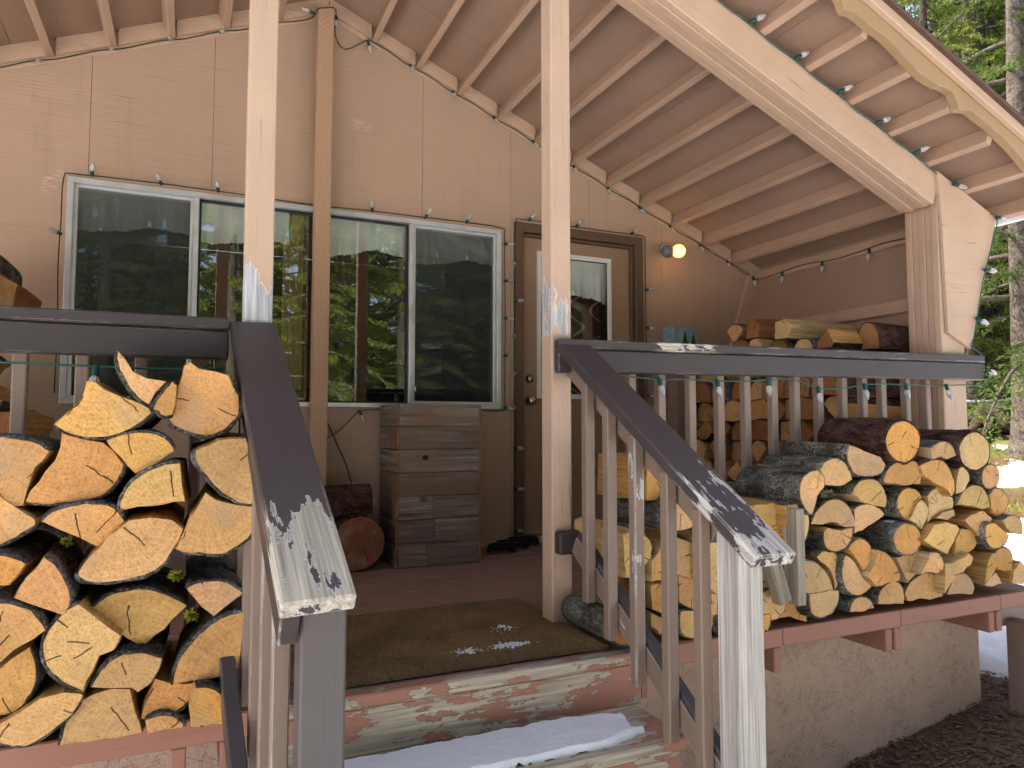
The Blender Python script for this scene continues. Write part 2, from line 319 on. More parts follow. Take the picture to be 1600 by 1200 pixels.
M['stumpwood'] = barkmat('rotting_stump_wood', (.03, .02, .015), (.11, .075, .05), (.10, .10, .06))
M['splitred'] = bare_wood('reddish_split_wood', (.30, .12, .05), .5, (30, 1.0, 30), knots=False)
M['endred'] = endgrain('red_brown_end_grain', (.27, .11, .05), (.17, .06, .03))

# ------------------------------------------------------------------ object helpers
LOC = {}
def tag(o, label=None, cat=None, group=None, kind=None):
    for k, v in (('label', label), ('category', cat), ('group', group), ('kind', kind)):
        if v: o[k] = v
    return o
def thing(name, loc, label, cat, group=None):
    o = bpy.data.objects.new(name, None); col.objects.link(o); o.location = loc; o.empty_display_size = .1
    return tag(o, label, cat, group)
def link(name, me, parent=None, mat=None, mw=None):
    o = bpy.data.objects.new(name, me); col.objects.link(o)
    if mat is not None and not me.materials: me.materials.append(M[mat] if isinstance(mat, str) else mat)
    if mw is not None: o.matrix_basis = mw
    if parent is not None:
        o.parent = parent
        pw = Matrix.Identity(4); p = parent; chain = []
        while p: chain.append(p); p = p.parent
        for q in reversed(chain): pw = pw @ q.matrix_parent_inverse @ q.matrix_basis
        o.matrix_parent_inverse = pw.inverted()
    return o
def mesh(name, vs_, fs, smooth=False, mats=None):
    me = bpy.data.meshes.new(name); me.from_pydata([tuple(v) for v in vs_], [], fs); me.update()
    if smooth: me.polygons.foreach_set('use_smooth', [True] * len(me.polygons))
    for m in mats or []: me.materials.append(M[m])
    return me
CACHE = {}
def boxmesh(l, w, h, mat, bev=.003, x0=0.):
    key = (round(l, 3), round(w, 3), round(h, 3), mat, bev)
    if key in CACHE: return CACHE[key]
    bm = bmesh.new(); bmesh.ops.create_cube(bm, size=1)
    for v in bm.verts: v.co = ((v.co.x + .5) * l, v.co.y * w, v.co.z * h)
    if bev: bmesh.ops.bevel(bm, geom=list(bm.edges), offset=min(bev, .3 * min(l, w, h)), segments=1, affect='EDGES')
    bmesh.ops.recalc_face_normals(bm, faces=bm.faces)
    me = bpy.data.meshes.new('board'); bm.to_mesh(me); bm.free(); me.materials.append(M[mat]); CACHE[key] = me
    return me
def board(name, p0, p1, w, h, mat, parent=None, up=(0, 0, 1), bev=.003):
    p0, p1 = Vector(p0), Vector(p1); d = p1 - p0; x = d.normalized(); z = Vector(up); y = z.cross(x).normalized(); z = x.cross(y)
    mw = Matrix.Translation(p0) @ Matrix((x, y, z)).transposed().to_4x4()
    return link(name, boxmesh(d.length, w, h, mat, bev), parent, None, mw)
def bar(name, x0, x1, y0, y1, z0, z1, mat, parent=None, axis='x', bev=.003):
    cx, cy, cz = (x0 + x1) / 2, (y0 + y1) / 2, (z0 + z1) / 2
    if axis == 'x': return board(name, (x0, cy, cz), (x1, cy, cz), y1 - y0, z1 - z0, mat, parent, bev=bev)
    if axis == 'y': return board(name, (cx, y0, cz), (cx, y1, cz), x1 - x0, z1 - z0, mat, parent, bev=bev)
    return board(name, (cx, cy, z0), (cx, cy, z1), x1 - x0, y1 - y0, mat, parent, up=(0, -1, 0), bev=bev)
def prism(name, pts, y0, y1, mat, parent=None, bev=0., mw=None):
    """polygon in X,Z extruded from y0 to y1"""
    bm = bmesh.new(); vs_ = [bm.verts.new((x, y0, z)) for x, z in pts]; f = bm.faces.new(vs_)
    r = bmesh.ops.extrude_face_region(bm, geom=[f])
    for v in r['geom']:
        if isinstance(v, bmesh.types.BMVert): v.co.y = y1
    bmesh.ops.recalc_face_normals(bm, faces=bm.faces)
    if bev: bmesh.ops.bevel(bm, geom=[e for e in bm.edges], offset=bev, segments=1, affect='EDGES')
    bmesh.ops.triangulate(bm, faces=[q for q in bm.faces if len(q.verts) > 4])
    me = bpy.data.meshes.new(name); bm.to_mesh(me); bm.free()
    return link(name, me, parent, mat, mw)
def tube(name, pts, r, mat, parent=None, seg=6, smooth_n=0, radii=None):
    P = [Vector(p) for p in pts]
    if smooth_n:
        Q = []
        for i in range(len(P) - 1):
            a, b, c, d = P[max(i - 1, 0)], P[i], P[i + 1], P[min(i + 2, len(P) - 1)]
            for k in range(smooth_n):
                t = k / smooth_n
                Q.append(.5 * ((2 * b) + (c - a) * t + (2 * a - 5 * b + 4 * c - d) * t * t + (3 * b - a - 3 * c + d) * t ** 3))
        P = Q + [P[-1]]
    vs_, fs = [], []
    ref = Vector((.13, .37, .92))
    for i, p in enumerate(P):
        d = (P[min(i + 1, len(P) - 1)] - P[max(i - 1, 0)]).normalized(); u = d.cross(ref)
        if u.length < .05: u = d.cross(Vector((1, 0, 0)))
        u.normalize(); w = d.cross(u); rr = radii[i] if radii else r
        for k in range(seg):
            a = 2 * math.pi * k / seg; vs_.append(p + (u * math.cos(a) + w * math.sin(a)) * rr)
    for i in range(len(P) - 1):
        for k in range(seg): fs.append((i * seg + k, i * seg + (k + 1) % seg, (i + 1) * seg + (k + 1) % seg, (i + 1) * seg + k))
    fs.append(tuple(range(seg - 1, -1, -1))); fs.append(tuple(range((len(P) - 1) * seg, len(P) * seg)))
    me = mesh(name, vs_, fs, True)
    return link(name, me, parent, mat) if mat else (vs_, fs)
def lathe_mesh(prof, seg=12, name='lathe', mat=None, smooth=True):
    vs_, fs = [], []
    for r, z in prof:
        for k in range(seg): a = 2 * math.pi * k / seg; vs_.append((r * math.cos(a), r * math.sin(a), z))
    for i in range(len(prof) - 1):
        for k in range(seg): fs.append((i * seg + k, i * seg + (k + 1) % seg, (i + 1) * seg + (k + 1) % seg, (i + 1) * seg + k))
    fs.append(tuple(range(seg - 1, -1, -1))); fs.append(tuple(range((len(prof) - 1) * seg, len(prof) * seg)))
    me = mesh(name, vs_, fs, smooth)
    if mat: me.materials.append(M[mat])
    return me
def aim(loc, d, roll=0.):
    return Matrix.Translation(Vector(loc)) @ Vector(d).to_track_quat('Z', 'Y').to_matrix().to_4x4() @ Matrix.Rotation(roll, 4, 'Z')

# ------------------------------------------------------------------ ground
def lerp_tab(tab, x):
    if x <= tab[0][0]: return tab[0][1]
    for (a, b), (c, d) in zip(tab, tab[1:]):
        if x <= c: return b + (d - b) * (x - a) / (c - a)
    return tab[-1][1]
RISE = [(7, 0), (12, .42), (16, 1.5), (20, 2.05), (30, 3.3), (60, 6), (140, 12)]
def gz(x, y):
    d = .86 * x + .51 * y
    z = -.98 + .38 * min(max((x - 1.0) / 2.8, 0), 1) + lerp_tab(RISE, d)
    return z + .05 * noise.noise(Vector((x * .5, y * .5, 0))) * min(1, max(0, (abs(d - 2) - 3) * .4) + .15)
xs = sorted(set([-120, -80, -55, -40, -30, -22] + [-16 + i * 1.0 for i in range(45)] + [32, 36, 42, 50, 62, 80, 110, 140]))
ys = xs
gv = [(x, y, gz(x, y)) for y in ys for x in xs]; nx = len(xs)
gf = [(j * nx + i, j * nx + i + 1, (j + 1) * nx + i + 1, (j + 1) * nx + i) for j in range(len(ys) - 1) for i in range(nx - 1)]
tag(link('ground', mesh('ground', gv, gf, True), None, 'ground'), kind='structure')

def patch(name, poly_fn, x0, x1, y0, y1, st, mat, hfn):
    vs_, fs, idx = [], [], {}
    nxp, nyp = int((x1 - x0) / st), int((y1 - y0) / st)
    def vi(i, j):
        if (i, j) not in idx:
            x, y = x0 + i * st, y0 + j * st; idx[(i, j)] = len(vs_); vs_.append((x, y, hfn(x, y)))
        return idx[(i, j)]
    for i in range(nxp):
        for j in range(nyp):
            if poly_fn(x0 + (i + .5) * st, y0 + (j + .5) * st): fs.append((vi(i, j), vi(i + 1, j), vi(i + 1, j + 1), vi(i, j + 1)))
    return link(name, mesh(name, vs_, fs, True), None, mat)
def mulch_in(x, y): return y < 2.62 + .1 * math.sin(x * 3) and x < 4.3 + .15 * math.sin(y * 4) and y > 1.3 + .1 * math.sin(x * 5)
tag(patch('mulch_bed', mulch_in, 1.2, 4.6, -.6, 2.9, .1, 'mulch', lambda x, y: gz(x, y) + .012 + .012 * noise.noise(Vector((x * 5, y * 5, 2)))), kind='structure')
cv, cf = [], []
for i in range(5200):
    x, y = rnd.uniform(2.0, 4.3), rnd.uniform(.6, 2.6)
    c = Vector((x, y, gz(x, y) + .016 + rnd.random() * .012)); a = rnd.random() * 6.28; l, w = rnd.uniform(.008, .035), rnd.uniform(.003, .009)
    d = Vector((math.cos(a), math.sin(a), rnd.uniform(-.35, .35))) * l; s = Vector((-math.sin(a), math.cos(a), rnd.uniform(-.4, .4))) * w; u = Vector((0, 0, .003))
    b = len(cv); cv += [c - d - s, c + d - s * .6, c + d + s * .6, c - d + s, c - d * .6 + u, c + d * .6 + u]
    cf += [(b, b + 1, b + 5, b + 4), (b + 3, b + 4, b + 5, b + 2), (b, b + 4, b + 3), (b + 1, b + 2, b + 5)]
tag(link('mulch_chips', mesh('mulch_chips', cv, cf), None, 'mulch'), 'loose dark bark mulch chips on the ground below the strand board skirt', 'mulch', kind='stuff')
def bank_h(x, y):
    e = min(1, max(0, (x - 3.93 - .1 * math.sin(y * 3.1) - .06 * math.sin(y * 9)) / .16)); f = min(1, max(0, (y - 2.02 - .1 * math.sin(x * 4)) / .2)); k = min(e, f)
    k = k * k * (3 - 2 * k)
    p = Vector((x * 2.2, y * 2.2, 0)); n = noise.noise(p) * .06 + noise.noise(p * 3) * .03 + noise.noise(p * 8) * .012
    return gz(x, y) - .02 + k * (.13 + n)
tag(patch('snow_bank', lambda x, y: bank_h(x, y) > gz(x, y) + .003, 3.8, 8.5, 1.9, 6.5, .045, 'snow', bank_h), 'trampled white snow lying beyond the strand board skirt', 'snow', kind='stuff')

# ------------------------------------------------------------------ cabin shell
RX, RZ, SR, SL = .70, 3.313, .40, .415
def zp(x): return RZ - SR * (x - RX) if x >= RX else RZ - SL * (RX - x)     # underside of the purlins
PD = .089
def zs(x): return zp(x) + PD / math.cos(math.atan(SR if x >= RX else SL))   # underside of the sheathing
cabin = thing('cabin', (.7, 4.3, 0), 'tan painted cabin front with gabled porch roof, long window and brown cased door', 'cabin')
YW = 4.30
seams = [-2.4, -1.17, -.54, .066, .69, 1.31, 1.93, 2.55, 3.17, 4.16]
opens = [(-.62, 1.845, .905, 2.08), (1.985, 2.93, -.1, 2.115)]
for a, b in zip(seams, seams[1:]):
    cuts = sorted(set([a, b] + [v for o in opens for v in o[:2] if a < v < b]))
    for c, d in zip(cuts, cuts[1:]):
        lo = [( -.02, None)]; mid = (c + d) / 2; segs = [(-.02, None)]
        for o in opens:
            if o[0] < mid < o[1]: segs = ([(-.02, o[2])] if o[2] > 0 else []) + [(o[3], None)]
        for z0, z1 in segs:
            g = .0012
            x0 = c + (g if c == a else 0); x1 = d - (g if d == b else 0)
            t0, t1 = (zs(x0) if z1 is None else z1), (zs(x1) if z1 is None else z1)
            pts = [(x0, z0), (x1, z0), (x1, t1), (x0, t0)]
            prism('wall_panel', pts, YW, YW + .012, 'siding', cabin)
prism('wall_sheathing', [(-2.4, -.3), (-.62, -.3), (-.62, zs(-.62)), (-2.4, zs(-2.4))], YW + .014, YW + .1, 'interior', cabin)
prism('wall_sheathing', [(-.62, -.3), (1.845, -.3), (1.845, .905), (-.62, .905)], YW + .014, YW + .1, 'interior', cabin)
prism('wall_sheathing', [(-.62, 2.08), (1.845, 2.08), (1.845, zs(1.845)), (.70, zs(.70)), (-.62, zs(-.62))], YW + .014, YW + .1, 'interior', cabin)
prism('wall_sheathing', [(1.845, -.3), (1.985, -.3), (1.985, zs(1.985)), (1.845, zs(1.845))], YW + .014, YW + .1, 'interior', cabin)
prism('wall_sheathing', [(2.93, -.3), (4.16, -.3), (4.16, zs(4.16)), (2.93, zs(2.93))], YW + .014, YW + .1, 'interior', cabin)
prism('wall_sheathing', [(1.985, 2.115), (2.93, 2.115), (2.93, zs(2.93)), (1.985, zs(1.985))], YW + .014, YW + .1, 'interior', cabin)
# the rest of the house body behind
bar('side_wall', -2.42, -2.3, YW + .12, 9.5, -1, 2.1, 'siding', cabin, 'y'); bar('side_wall', 3.95, 4.07, YW + .12, 9.5, -1, 1.98, 'siding', cabin, 'y'); bar('rear_wall', -2.3, 3.95, 9.4, 9.5, -1, 2.0, 'siding', cabin)
# roof: soffit sheets, purlins, blocking, shingles
Y0, Y1 = 2.14, 9.6
roof = prism('roof', [(-2.9, zs(-2.9) + .016), (RX, zs(RX) + .016), (4.22, zs(4.22) + .016), (4.22, zs(4.22) + .05), (RX, zs(RX) + .05), (-2.9, zs(-2.9) + .05)], 2.09, Y1, 'shingle', cabin)
ycuts = [2.10, 2.62, 3.84, 5.06, Y1]
xcuts = [(-2.88, -.9), (-.9, RX), (RX, 2.55), (2.55, 4.2)]
for xa, xb in xcuts:
    for ya, yb in zip(ycuts, ycuts[1:]):
        prism('soffit_panel', [(xa + .0015, zs(xa)), (xb - .0015, zs(xb)), (xb - .0015, zs(xb) + .014), (xa + .0015, zs(xa) + .014)], ya + .001, yb - .001, 'soffit', roof)
purl_x = [.967 + .2848 * k for k in range(12)] + [.11 - .285 * k for k in range(10)] + [.395]
for x in purl_x:
    s = -SR if x >= RX else SL
    xn = Vector((1, 0, s)).normalized(); up = Vector((-s, 0, 1)).normalized()
    if x < RX: xn = Vector((1, 0, s)).normalized()
    c = Vector((x, 0, zp(x))) + xn * .019 + up * (PD / 2 - .001)
    board('purlin', c + Vector((0, Y0, 0)), c + Vector((0, YW - .002, 0)), .038, PD, 'purlin', roof, up)
edges = sorted(purl_x + [-2.88, 4.2])
for a, b in zip(edges, edges[1:]):
    x0, x1 = a + (.038 if a in purl_x else 0), b
    if a < RX < b: parts = [(x0, RX), (RX, x1)]
    else: parts = [(x0, x1)]
    for p, q in parts:
        if q - p > .02: prism('blocking', [(p + .002, zp(p) + .004), (q - .002, zp(q) + .004), (q - .002, zs(q) - .002), (p + .002, zs(p) - .002)], YW - .026, YW - .001, 'trim', roof)
for x0, x1 in ((-2.4, RX - .03), (RX + .03, 3.98)):
    board('frieze_board', (x0, YW - .006, zp(x0) - .012), (x1, YW - .006, zp(x1) - .012), .01, .03, 'trim', roof)
# scalloped bargeboard on the front of the roof
low = [(2.495, 2.624), (2.525, 2.573), (2.578, 2.577), (2.684, 2.543), (2.793, 2.506), (2.917, 2.436), (3.017, 2.386), (3.12, 2.361), (3.151, 2.364), (3.227, 2.35), (3.255, 2.31), (3.269, 2.275), (3.349, 2.283), (3.493, 2.236), (3.657, 2.160), (3.79, 2.077)]
def barge(side):
    seg = [(x, zp(x) - z) for x, z in low[3:12]]          # one scallop, as drop below the purlin line
    prof = list(low)
    nxt = [(x + (3.269 - 2.525), z - (3.269 - 2.525) * SR) for x, z in low[2:12]]
    lowline = [(1.781, 2.871)] + [(x - .744, z + .744 * SR) for x, z in low[1:12]] + low[2:12] + nxt[:1]
    lowline = sorted(set(lowline), key=lambda p: p[0])
    lowline = [p for p in lowline if p[0] < 3.27] + [(3.349, 2.283), (3.493, 2.236), (3.657, 2.16), (3.79, 2.077), (3.9, 2.03), (3.98, 1.985), (4.0, 1.94), (4.08, 1.945), (4.2, 1.90)]
    up2 = [(.72, zp(.72) - .06), (1.05, zp(1.05) - .03), (1.4, zp(1.4) - .05), (1.7, zp(1.7) - .07)]
    pts = up2 + lowline + [(4.21, zs(4.21) + .008), (.72, zs(.72) + .008)]
    if side < 0: pts = [(2 * RX - x, z - (0 if side > 0 else (SL - SR) * (x - RX))) for x, z in pts]
    prism('bargeboard', pts, 2.098, 2.136, 'bargepaint', roof)
t_ = painted('yellowed_bargeboard_paint', (.37, .24, .125), (.60, .46, .32), peel=.14, rough=.6, pale=True); M['bargepaint'] = t_
barge(1); barge(-1)
board('drip_edge', (RX, 2.082, zs(RX) + .034), (4.23, 2.082, zs(4.23) + .034), .03, .052, 'trim', roof)
board('drip_edge', (RX, 2.066, zs(RX) + .060), (4.24, 2.066, zs(4.24) + .060), .05, .016, 'roofedge', roof)
board('drip_edge', (-2.9, 2.082, zs(-2.9) + .034), (RX, 2.082, zs(RX) + .034), .03, .052, 'trim', roof)
gv_, gf_ = [], []
for y in (2.10, 9.5):
    for k in range(9): a = math.pi + math.pi * k / 8; gv_.append((4.275 + .055 * math.cos(a), y, zs(4.2) + .005 + .06 * math.sin(a)))
for k in range(8): gf_.append((k, k + 1, k + 10, k + 9))
gt = link('gutter', mesh('gutter', gv_, gf_, True), roof, 'gutter'); md = gt.modifiers.new('s', 'SOLIDIFY'); md.thickness = .003
# front beam of five boards and the built-up corner post
BH = .176
beam = thing('beam', (2, 2.46, 2.4), None, None); beam.parent = cabin; beam.matrix_parent_inverse = Matrix.Translation((-.7, -4.3, 0))
for k in range(5):
    y = 2.46 + .0384 * k + .019; dz = (BH / 2) / math.cos(math.atan(SR)) + .002 + (.004 if k in (1, 3) else 0)
    e = 3.62
    board('beam_board', (RX, y, zp(RX) - dz), (e, y, zp(e) - dz), .0376, BH, 'trim' if k == 0 else 'purlin', beam, (SR, 0, 1), .004)
    board('beam_board', (-2.6, y, zp(-2.6) - dz), (RX, y, zp(RX) - dz), .0376, BH, 'trim', beam, (-SL, 0, 1), .004)
cpost = thing('corner_post', (3.7, 2.46, 0), None, None); cpost.parent = cabin; cpost.matrix_parent_inverse = Matrix.Translation((-.7, -4.3, 0))
for k in range(5):
    y = 2.463 + .0384 * k; off = (0, .004, 0, .005, .001)[k]
    bar('post_board', 3.617 + off, 3.803 - off, y, y + .0376, 0, 2.04, 'trim' if k == 0 else 'purlin', cpost, 'z', .004)
M['gussetpaint'] = painted('tan_plywood_paint', TAN2, (.30, .22, .17), peel=.20, rough=.65)
prism('gusset_panel', [(3.60, 2.146), (4.078, 1.955), (4.083, 1.93), (3.822, 1.197), (3.642, 1.274), (3.624, 1.9)], 2.443, 2.4595, 'gussetpaint', cpost)
# slanted side wall that closes the porch end
sw = thing('end_wall', (3.85, 3.4, 0), None, None); sw.parent = cabin; sw.matrix_parent_inverse = Matrix.Translation((-.7, -4.3, 0))
def sx(z): return 3.80 + max(0, z - 1.2) * .36
prism('end_panel', [(sx(1.2), 1.2), (sx(2.1), 2.1), (sx(2.1) + .014, 2.1), (sx(1.2) + .014, 1.2)], 2.662, YW - .002, 'soffit', sw)
bar('end_panel', 3.80, 3.815, 2.662, YW - .002, 0, 1.197, 'siding', sw, 'y', 0)
for z, h in ((1.965, .09), (1.50, .085)):
    board('end_rail', (sx(z) - .018, 2.664, z), (sx(z) - .018, YW - .03, z), .036, h, 'purlin', sw, (.36, 0, 1))
board('end_stud', (sx(1.2) - .046, YW - .02, 1.2), (sx(1.98) - .046, YW - .02, 1.98), .036, .088, 'purlin', sw, (-1, 0, .36))
# posts
post = bar('porch_post', .145, .235, 2.464, 2.553, 0, zp(.2) - .18, 'postgrad', cabin, 'z', .004)
post = bar('porch_post', 1.284, 1.373, 2.464, 2.553, 0, zp(1.33) - .18, 'postpeel', cabin, 'z', .005)
bar('ridge_post', .622, .712, 4.165, 4.256, 0, zp(.66) - .002, 'incised', cabin, 'z', .004)

# ------------------------------------------------------------------ window
def sub(name, parent, loc):
    e = bpy.data.objects.new(name, None); col.objects.link(e); e.location = loc; e.parent = parent
    p = parent.matrix_basis.translation; e.matrix_parent_inverse = Matrix.Translation(-p); return e
win = sub('window', cabin, (.6, 4.3, 1.5))
x0, x1, z0, z1 = -.63, 1.855, .895, 2.095
for a in ((x0, x1, z1 - .03, z1), (x0, x1, z0, z0 + .028)): bar('frame', a[0], a[1], YW - .022, YW + .05, a[2], a[3], 'alu', win)
for a in ((x0, x0 + .03), (x1 - .03, x1)): bar('frame', a[0], a[1], YW - .0235, YW + .05, z0 + .028, z1 - .03, 'alu', win, 'z')
for xm in (-.008, 1.24): bar('mullion', xm - .014, xm + .014, YW - .016, YW + .045, z0 + .028, z1 - .03, 'alu', win, 'z')
lites = [(x0 + .03, -.022, True), (.006, 1.226, False), (1.254, x1 - .03, True)]
for a, b, scr in lites:
    f = .018 if scr else .012; m_ = 'alu' if scr else 'rubber'; yy = YW + .004 if scr else YW + .012
    bar('sash', a, b, yy, yy + .03, z1 - .03 - f, z1 - .031, m_, win); bar('sash', a, b, yy, yy + .03, z0 + .029, z0 + .028 + f, m_, win)
    bar('sash', a, a + f, yy + .001, yy + .029, z0 + .028 + f, z1 - .03 - f, m_, win, 'z'); bar('sash', b - f, b, yy + .001, yy + .029, z0 + .028 + f, z1 - .03 - f, m_, win, 'z')
    me = mesh('pane', [(a + f, YW + .03, z0 + .028 + f), (b - f, YW + .03, z0 + .028 + f), (b - f, YW + .03, z1 - .03 - f), (a + f, YW + .03, z1 - .03 - f)], [(0, 1, 2, 3)])
    link('pane', me, win, 'glass')
    if scr:
        me = mesh('insect_screen', [(a + f, YW + .008, z0 + .028 + f), (b - f, YW + .008, z0 + .028 + f), (b - f, YW + .008, z1 - .03 - f), (a + f, YW + .008, z1 - .03 - f)], [(0, 1, 2, 3)])
        link('insect_screen', me, win, 'screen')
bar('latch', -.034, -.024, YW - .024, YW - .016, 1.83, 1.875, 'doorwhite', win, 'z'); bar('latch', 1.262, 1.275, YW - .012, YW + .003, 1.0, 1.03, 'doorwhite', win, 'z')
# room behind
room = sub('room', cabin, (.5, 6, 0))
bar('room_wall', -1.8, 3.4, 7.4, 7.5, -.2, 2.5, 'interior', room); bar('room_wall', -1.9, -1.8, 4.45, 7.4, -.2, 2.5, 'interior', room, 'y'); bar('room_wall', 3.4, 3.5, 4.45, 7.4, -.2, 2.5, 'interior', room, 'y')
bar('room_floor', -1.8, 3.4, 4.45, 7.4, -.22, -.12, 'interior', room); bar('room_ceiling', -1.8, 3.4, 4.45, 7.4, 2.5, 2.55, 'interior', room)
def valance(a, b, ztop, drop, n, y, wav, lab):
    vs_, fs = [], []; N = 60; K = 6
    for i in range(N + 1):
        t = i / N; x = a + (b - a) * t; zb = ztop - drop - wav * math.sin(t * math.pi * 2 * n + .6) - .008 * abs(math.sin(t * 70))
        for k in range(K + 1):
            u = k / K; vs_.append((x, y + .02 * math.sin(t * 2 * math.pi * n * 3) * u + .012 * math.sin(t * 47) * u, ztop + (zb - ztop) * u))
    for i in range(N):
        for k in range(K): fs.append((i * (K + 1) + k, (i + 1) * (K + 1) + k, (i + 1) * (K + 1) + k + 1, i * (K + 1) + k + 1))
    o = link('valance_curtain', mesh('valance_curtain', vs_, fs, True), None, 'lace'); tag(o, lab, 'curtain'); return o
valance(-.62, -.03, 2.06, .20, .9, 4.355, .025, 'white scalloped valance behind the screened sash, window end away from the door')
valance(.0, .50, 2.06, .20, .8, 4.36, .025, 'white scalloped valance behind the clear middle pane, between porch post and gold curtain')
valance(.66, 1.24, 2.06, .20, 1.0, 4.36, .03, 'white scalloped valance behind the clear middle pane, beside the incised ridge post')
valance(1.26, 1.84, 2.06, .20, .9, 4.355, .025, 'white scalloped valance behind the screened sash next to the door')
vs_, fs = [], []
for i in range(21):
    x = .47 + .12 * i / 20
    for z in (1.0, 2.06): vs_.append((x, 4.39 + .012 * math.sin(i * 1.1), z))
for i in range(20): fs.append((2 * i, 2 * i + 2, 2 * i + 3, 2 * i + 1))
tag(link('curtain_panel', mesh('curtain_panel', vs_, fs, True), None, 'gold'), 'narrow gold woven curtain hanging behind the middle window pane', 'curtain')
sofa = thing('settee', (.8, 4.8, -.1), 'dark settee back rising just above the window sill indoors', 'settee')
bar('backrest', .35, 1.95, 4.52, 4.66, -.1, 1.02, 'dim', sofa, bev=.03); bar('seat', .35, 1.95, 4.66, 5.2, -.12, .3, 'dim', sofa, bev=.03)

# ------------------------------------------------------------------ door
door = sub('door', cabin, (2.45, 4.34, 0))
def casing(x0, x1, z0, z1, ax): bar('casing', x0, x1, YW - .022, YW + .01, z0, z1, 'casing', door, ax, .004)
casing(1.955, 2.02, 0.0, 2.17, 'z'); casing(2.925, 2.99, 0.0, 2.17, 'z'); casing(2.021, 2.924, 2.105, 2.168, 'x')
bar('jamb', 2.012, 2.032, YW + .011, YW + .1, .02, 2.104, 'casing', door, 'z'); bar('jamb', 2.905, 2.925, YW + .011, YW + .1, .02, 2.104, 'casing', door, 'z'); bar('jamb', 2.033, 2.904, YW + .011, YW + .1, 2.085, 2.104, 'casing', door)
bar('threshold', 2.02, 2.92, YW - .03, YW + .12, .004, .045, 'alu', door)
# slab with a lite opening
sl = (2.034, 2.903, .055, 2.083); li = (2.155, 2.735, .985, 1.985); ys0, ys1 = YW + .04, YW + .08
bar('stile', sl[0], li[0], ys0, ys1, sl[2], sl[3], 'doorpaint', door, 'z', .001); bar('stile', li[1], sl[1], ys0, ys1, sl[2], sl[3], 'doorpaint', door, 'z', .001)
bar('rail', li[0], li[1], ys0, ys1, li[3], sl[3], 'doorpaint', door, 'x', .0); bar('rail', li[0], li[1], ys0, ys1, sl[2], li[2], 'doorpaint', door, 'x', .0)
for a in ((li[0] - .012, li[1] + .012, li[3] - .022, li[3] + .012), (li[0] - .012, li[1] + .012, li[2] - .012, li[2] + .022)): bar('lite_frame', a[0], a[1], ys0 - .014, ys0 - .001, a[2], a[3], 'doorwhite', door)
for a in ((li[0] - .012, li[0] + .022), (li[1] - .022, li[1] + .012)): bar('lite_frame', a[0], a[1], ys0 - .0145, ys0 - .001, li[2] + .022, li[3] - .022, 'doorwhite', door, 'z')
link('pane', mesh('pane', [(li[0], ys0 + .02, li[2]), (li[1], ys0 + .02, li[2]), (li[1], ys0 + .02, li[3]), (li[0], ys0 + .02, li[3])], [(0, 1, 2, 3)]), door, 'doorglass')
def mould(pts):
    for a, b in zip(pts, pts[1:] + pts[:1]): board('panel_moulding', (a[0], ys0 - .003, a[1]), (b[0], ys0 - .003, b[1]), .012, .012, 'doorpaint', door, (0, -1, 0), .004)
mould([(2.17, .12), (2.38, .12), (2.38, .40), (2.275, .52), (2.17, .40)]); mould([(2.53, .12), (2.76, .12), (2.76, .40), (2.645, .52), (2.53, .40)])
mould([(2.17, .50), (2.275, .62), (2.38, .50), (2.38, .86), (2.17, .86)]); mould([(2.53, .50), (2.645, .62), (2.76, .50), (2.76, .86), (2.53, .86)])
kn = lathe_mesh([(.034, 0), (.034, .006), (.014, .01), (.013, .03), (.026, .038), (.03, .05), (.026, .062), (.012, .067)], 16, 'knob', 'nickel')
link('door_knob', kn, door, None, aim((2.09, ys0 - .0, .955), (0, -1, 0)))
db = lathe_mesh([(.032, 0), (.031, .012), (.02, .016), (.019, .022), (.006, .023)], 16, 'deadbolt', 'nickel')
link('deadbolt', db, door, None, aim((2.09, ys0 - .0, 1.105), (0, -1, 0)))
valance(2.15, 2.74, 1.97, .27, 1.1, 4.385, .02, 'white scalloped valance behind the glass of the door')
vs_, fs = [], []
for i in range(25):
    x = 2.14 + .6 * i / 24
    for z in (.97, 1.99): vs_.append((x, 4.47 + .015 * math.sin(i * .9), z))
for i in range(24): fs.append((2 * i, 2 * i + 2, 2 * i + 3, 2 * i + 1))
tag(link('curtain_panel', mesh('curtain_panel', vs_, fs, True), None, 'damask'), 'dark brown curtain with pale ogee pattern behind the door glass', 'curtain')

# ------------------------------------------------------------------ deck and steps
deck = thing('porch_deck', (.8, 3.2, 0), 'worn red brown plank porch deck with salmon painted edge on joists', 'deck')
pw = .135; n = 16
for i in range(n):
    y0 = 2.135 + i * (pw + .008)
    cuts = [-2.4, rnd.uniform(-.6, .4), rnd.uniform(1.7, 2.6), 3.76]
    for a, b in zip(cuts, cuts[1:]): bar('plank', a + .002, b - .002, y0, min(y0 + pw, YW - .002), -.036 + rnd.uniform(-.0015, .0015), rnd.uniform(-.003, .002), 'plank', deck, 'x', .004)
for a, b in ((-2.4, -.95), (-.948, .205), (1.44, 2.09), (2.092, 2.75), (2.752, 3.42), (3.422, 4.25)): bar('edge_board', a, b, 2.098, 2.133, -.068, .001, 'salmon', deck, 'x', .004)
bar('edge_board', .207, 1.438, 2.085, 2.133, -.038, .0015, 'salmonpeel', deck, 'x', .005)
for x in (-1.9, -1.25, -.62, -.03, .09, 2.05, 2.665, 2.72, 3.345, 3.40, 4.0):
    bar('joist', x, x + .038, 2.104, 4.2, -.165, -.07, 'salmon', deck, 'y', .004)
bar('support_post', 3.66, 3.75, 2.135, 2.225, gz(3.7, 2.2) - .1, -.166, 'baluster', deck, 'z', .004); bar('support_beam', 3.5, 5.0, 2.23, 2.27, -.20, -.10, 'baldeck', deck)
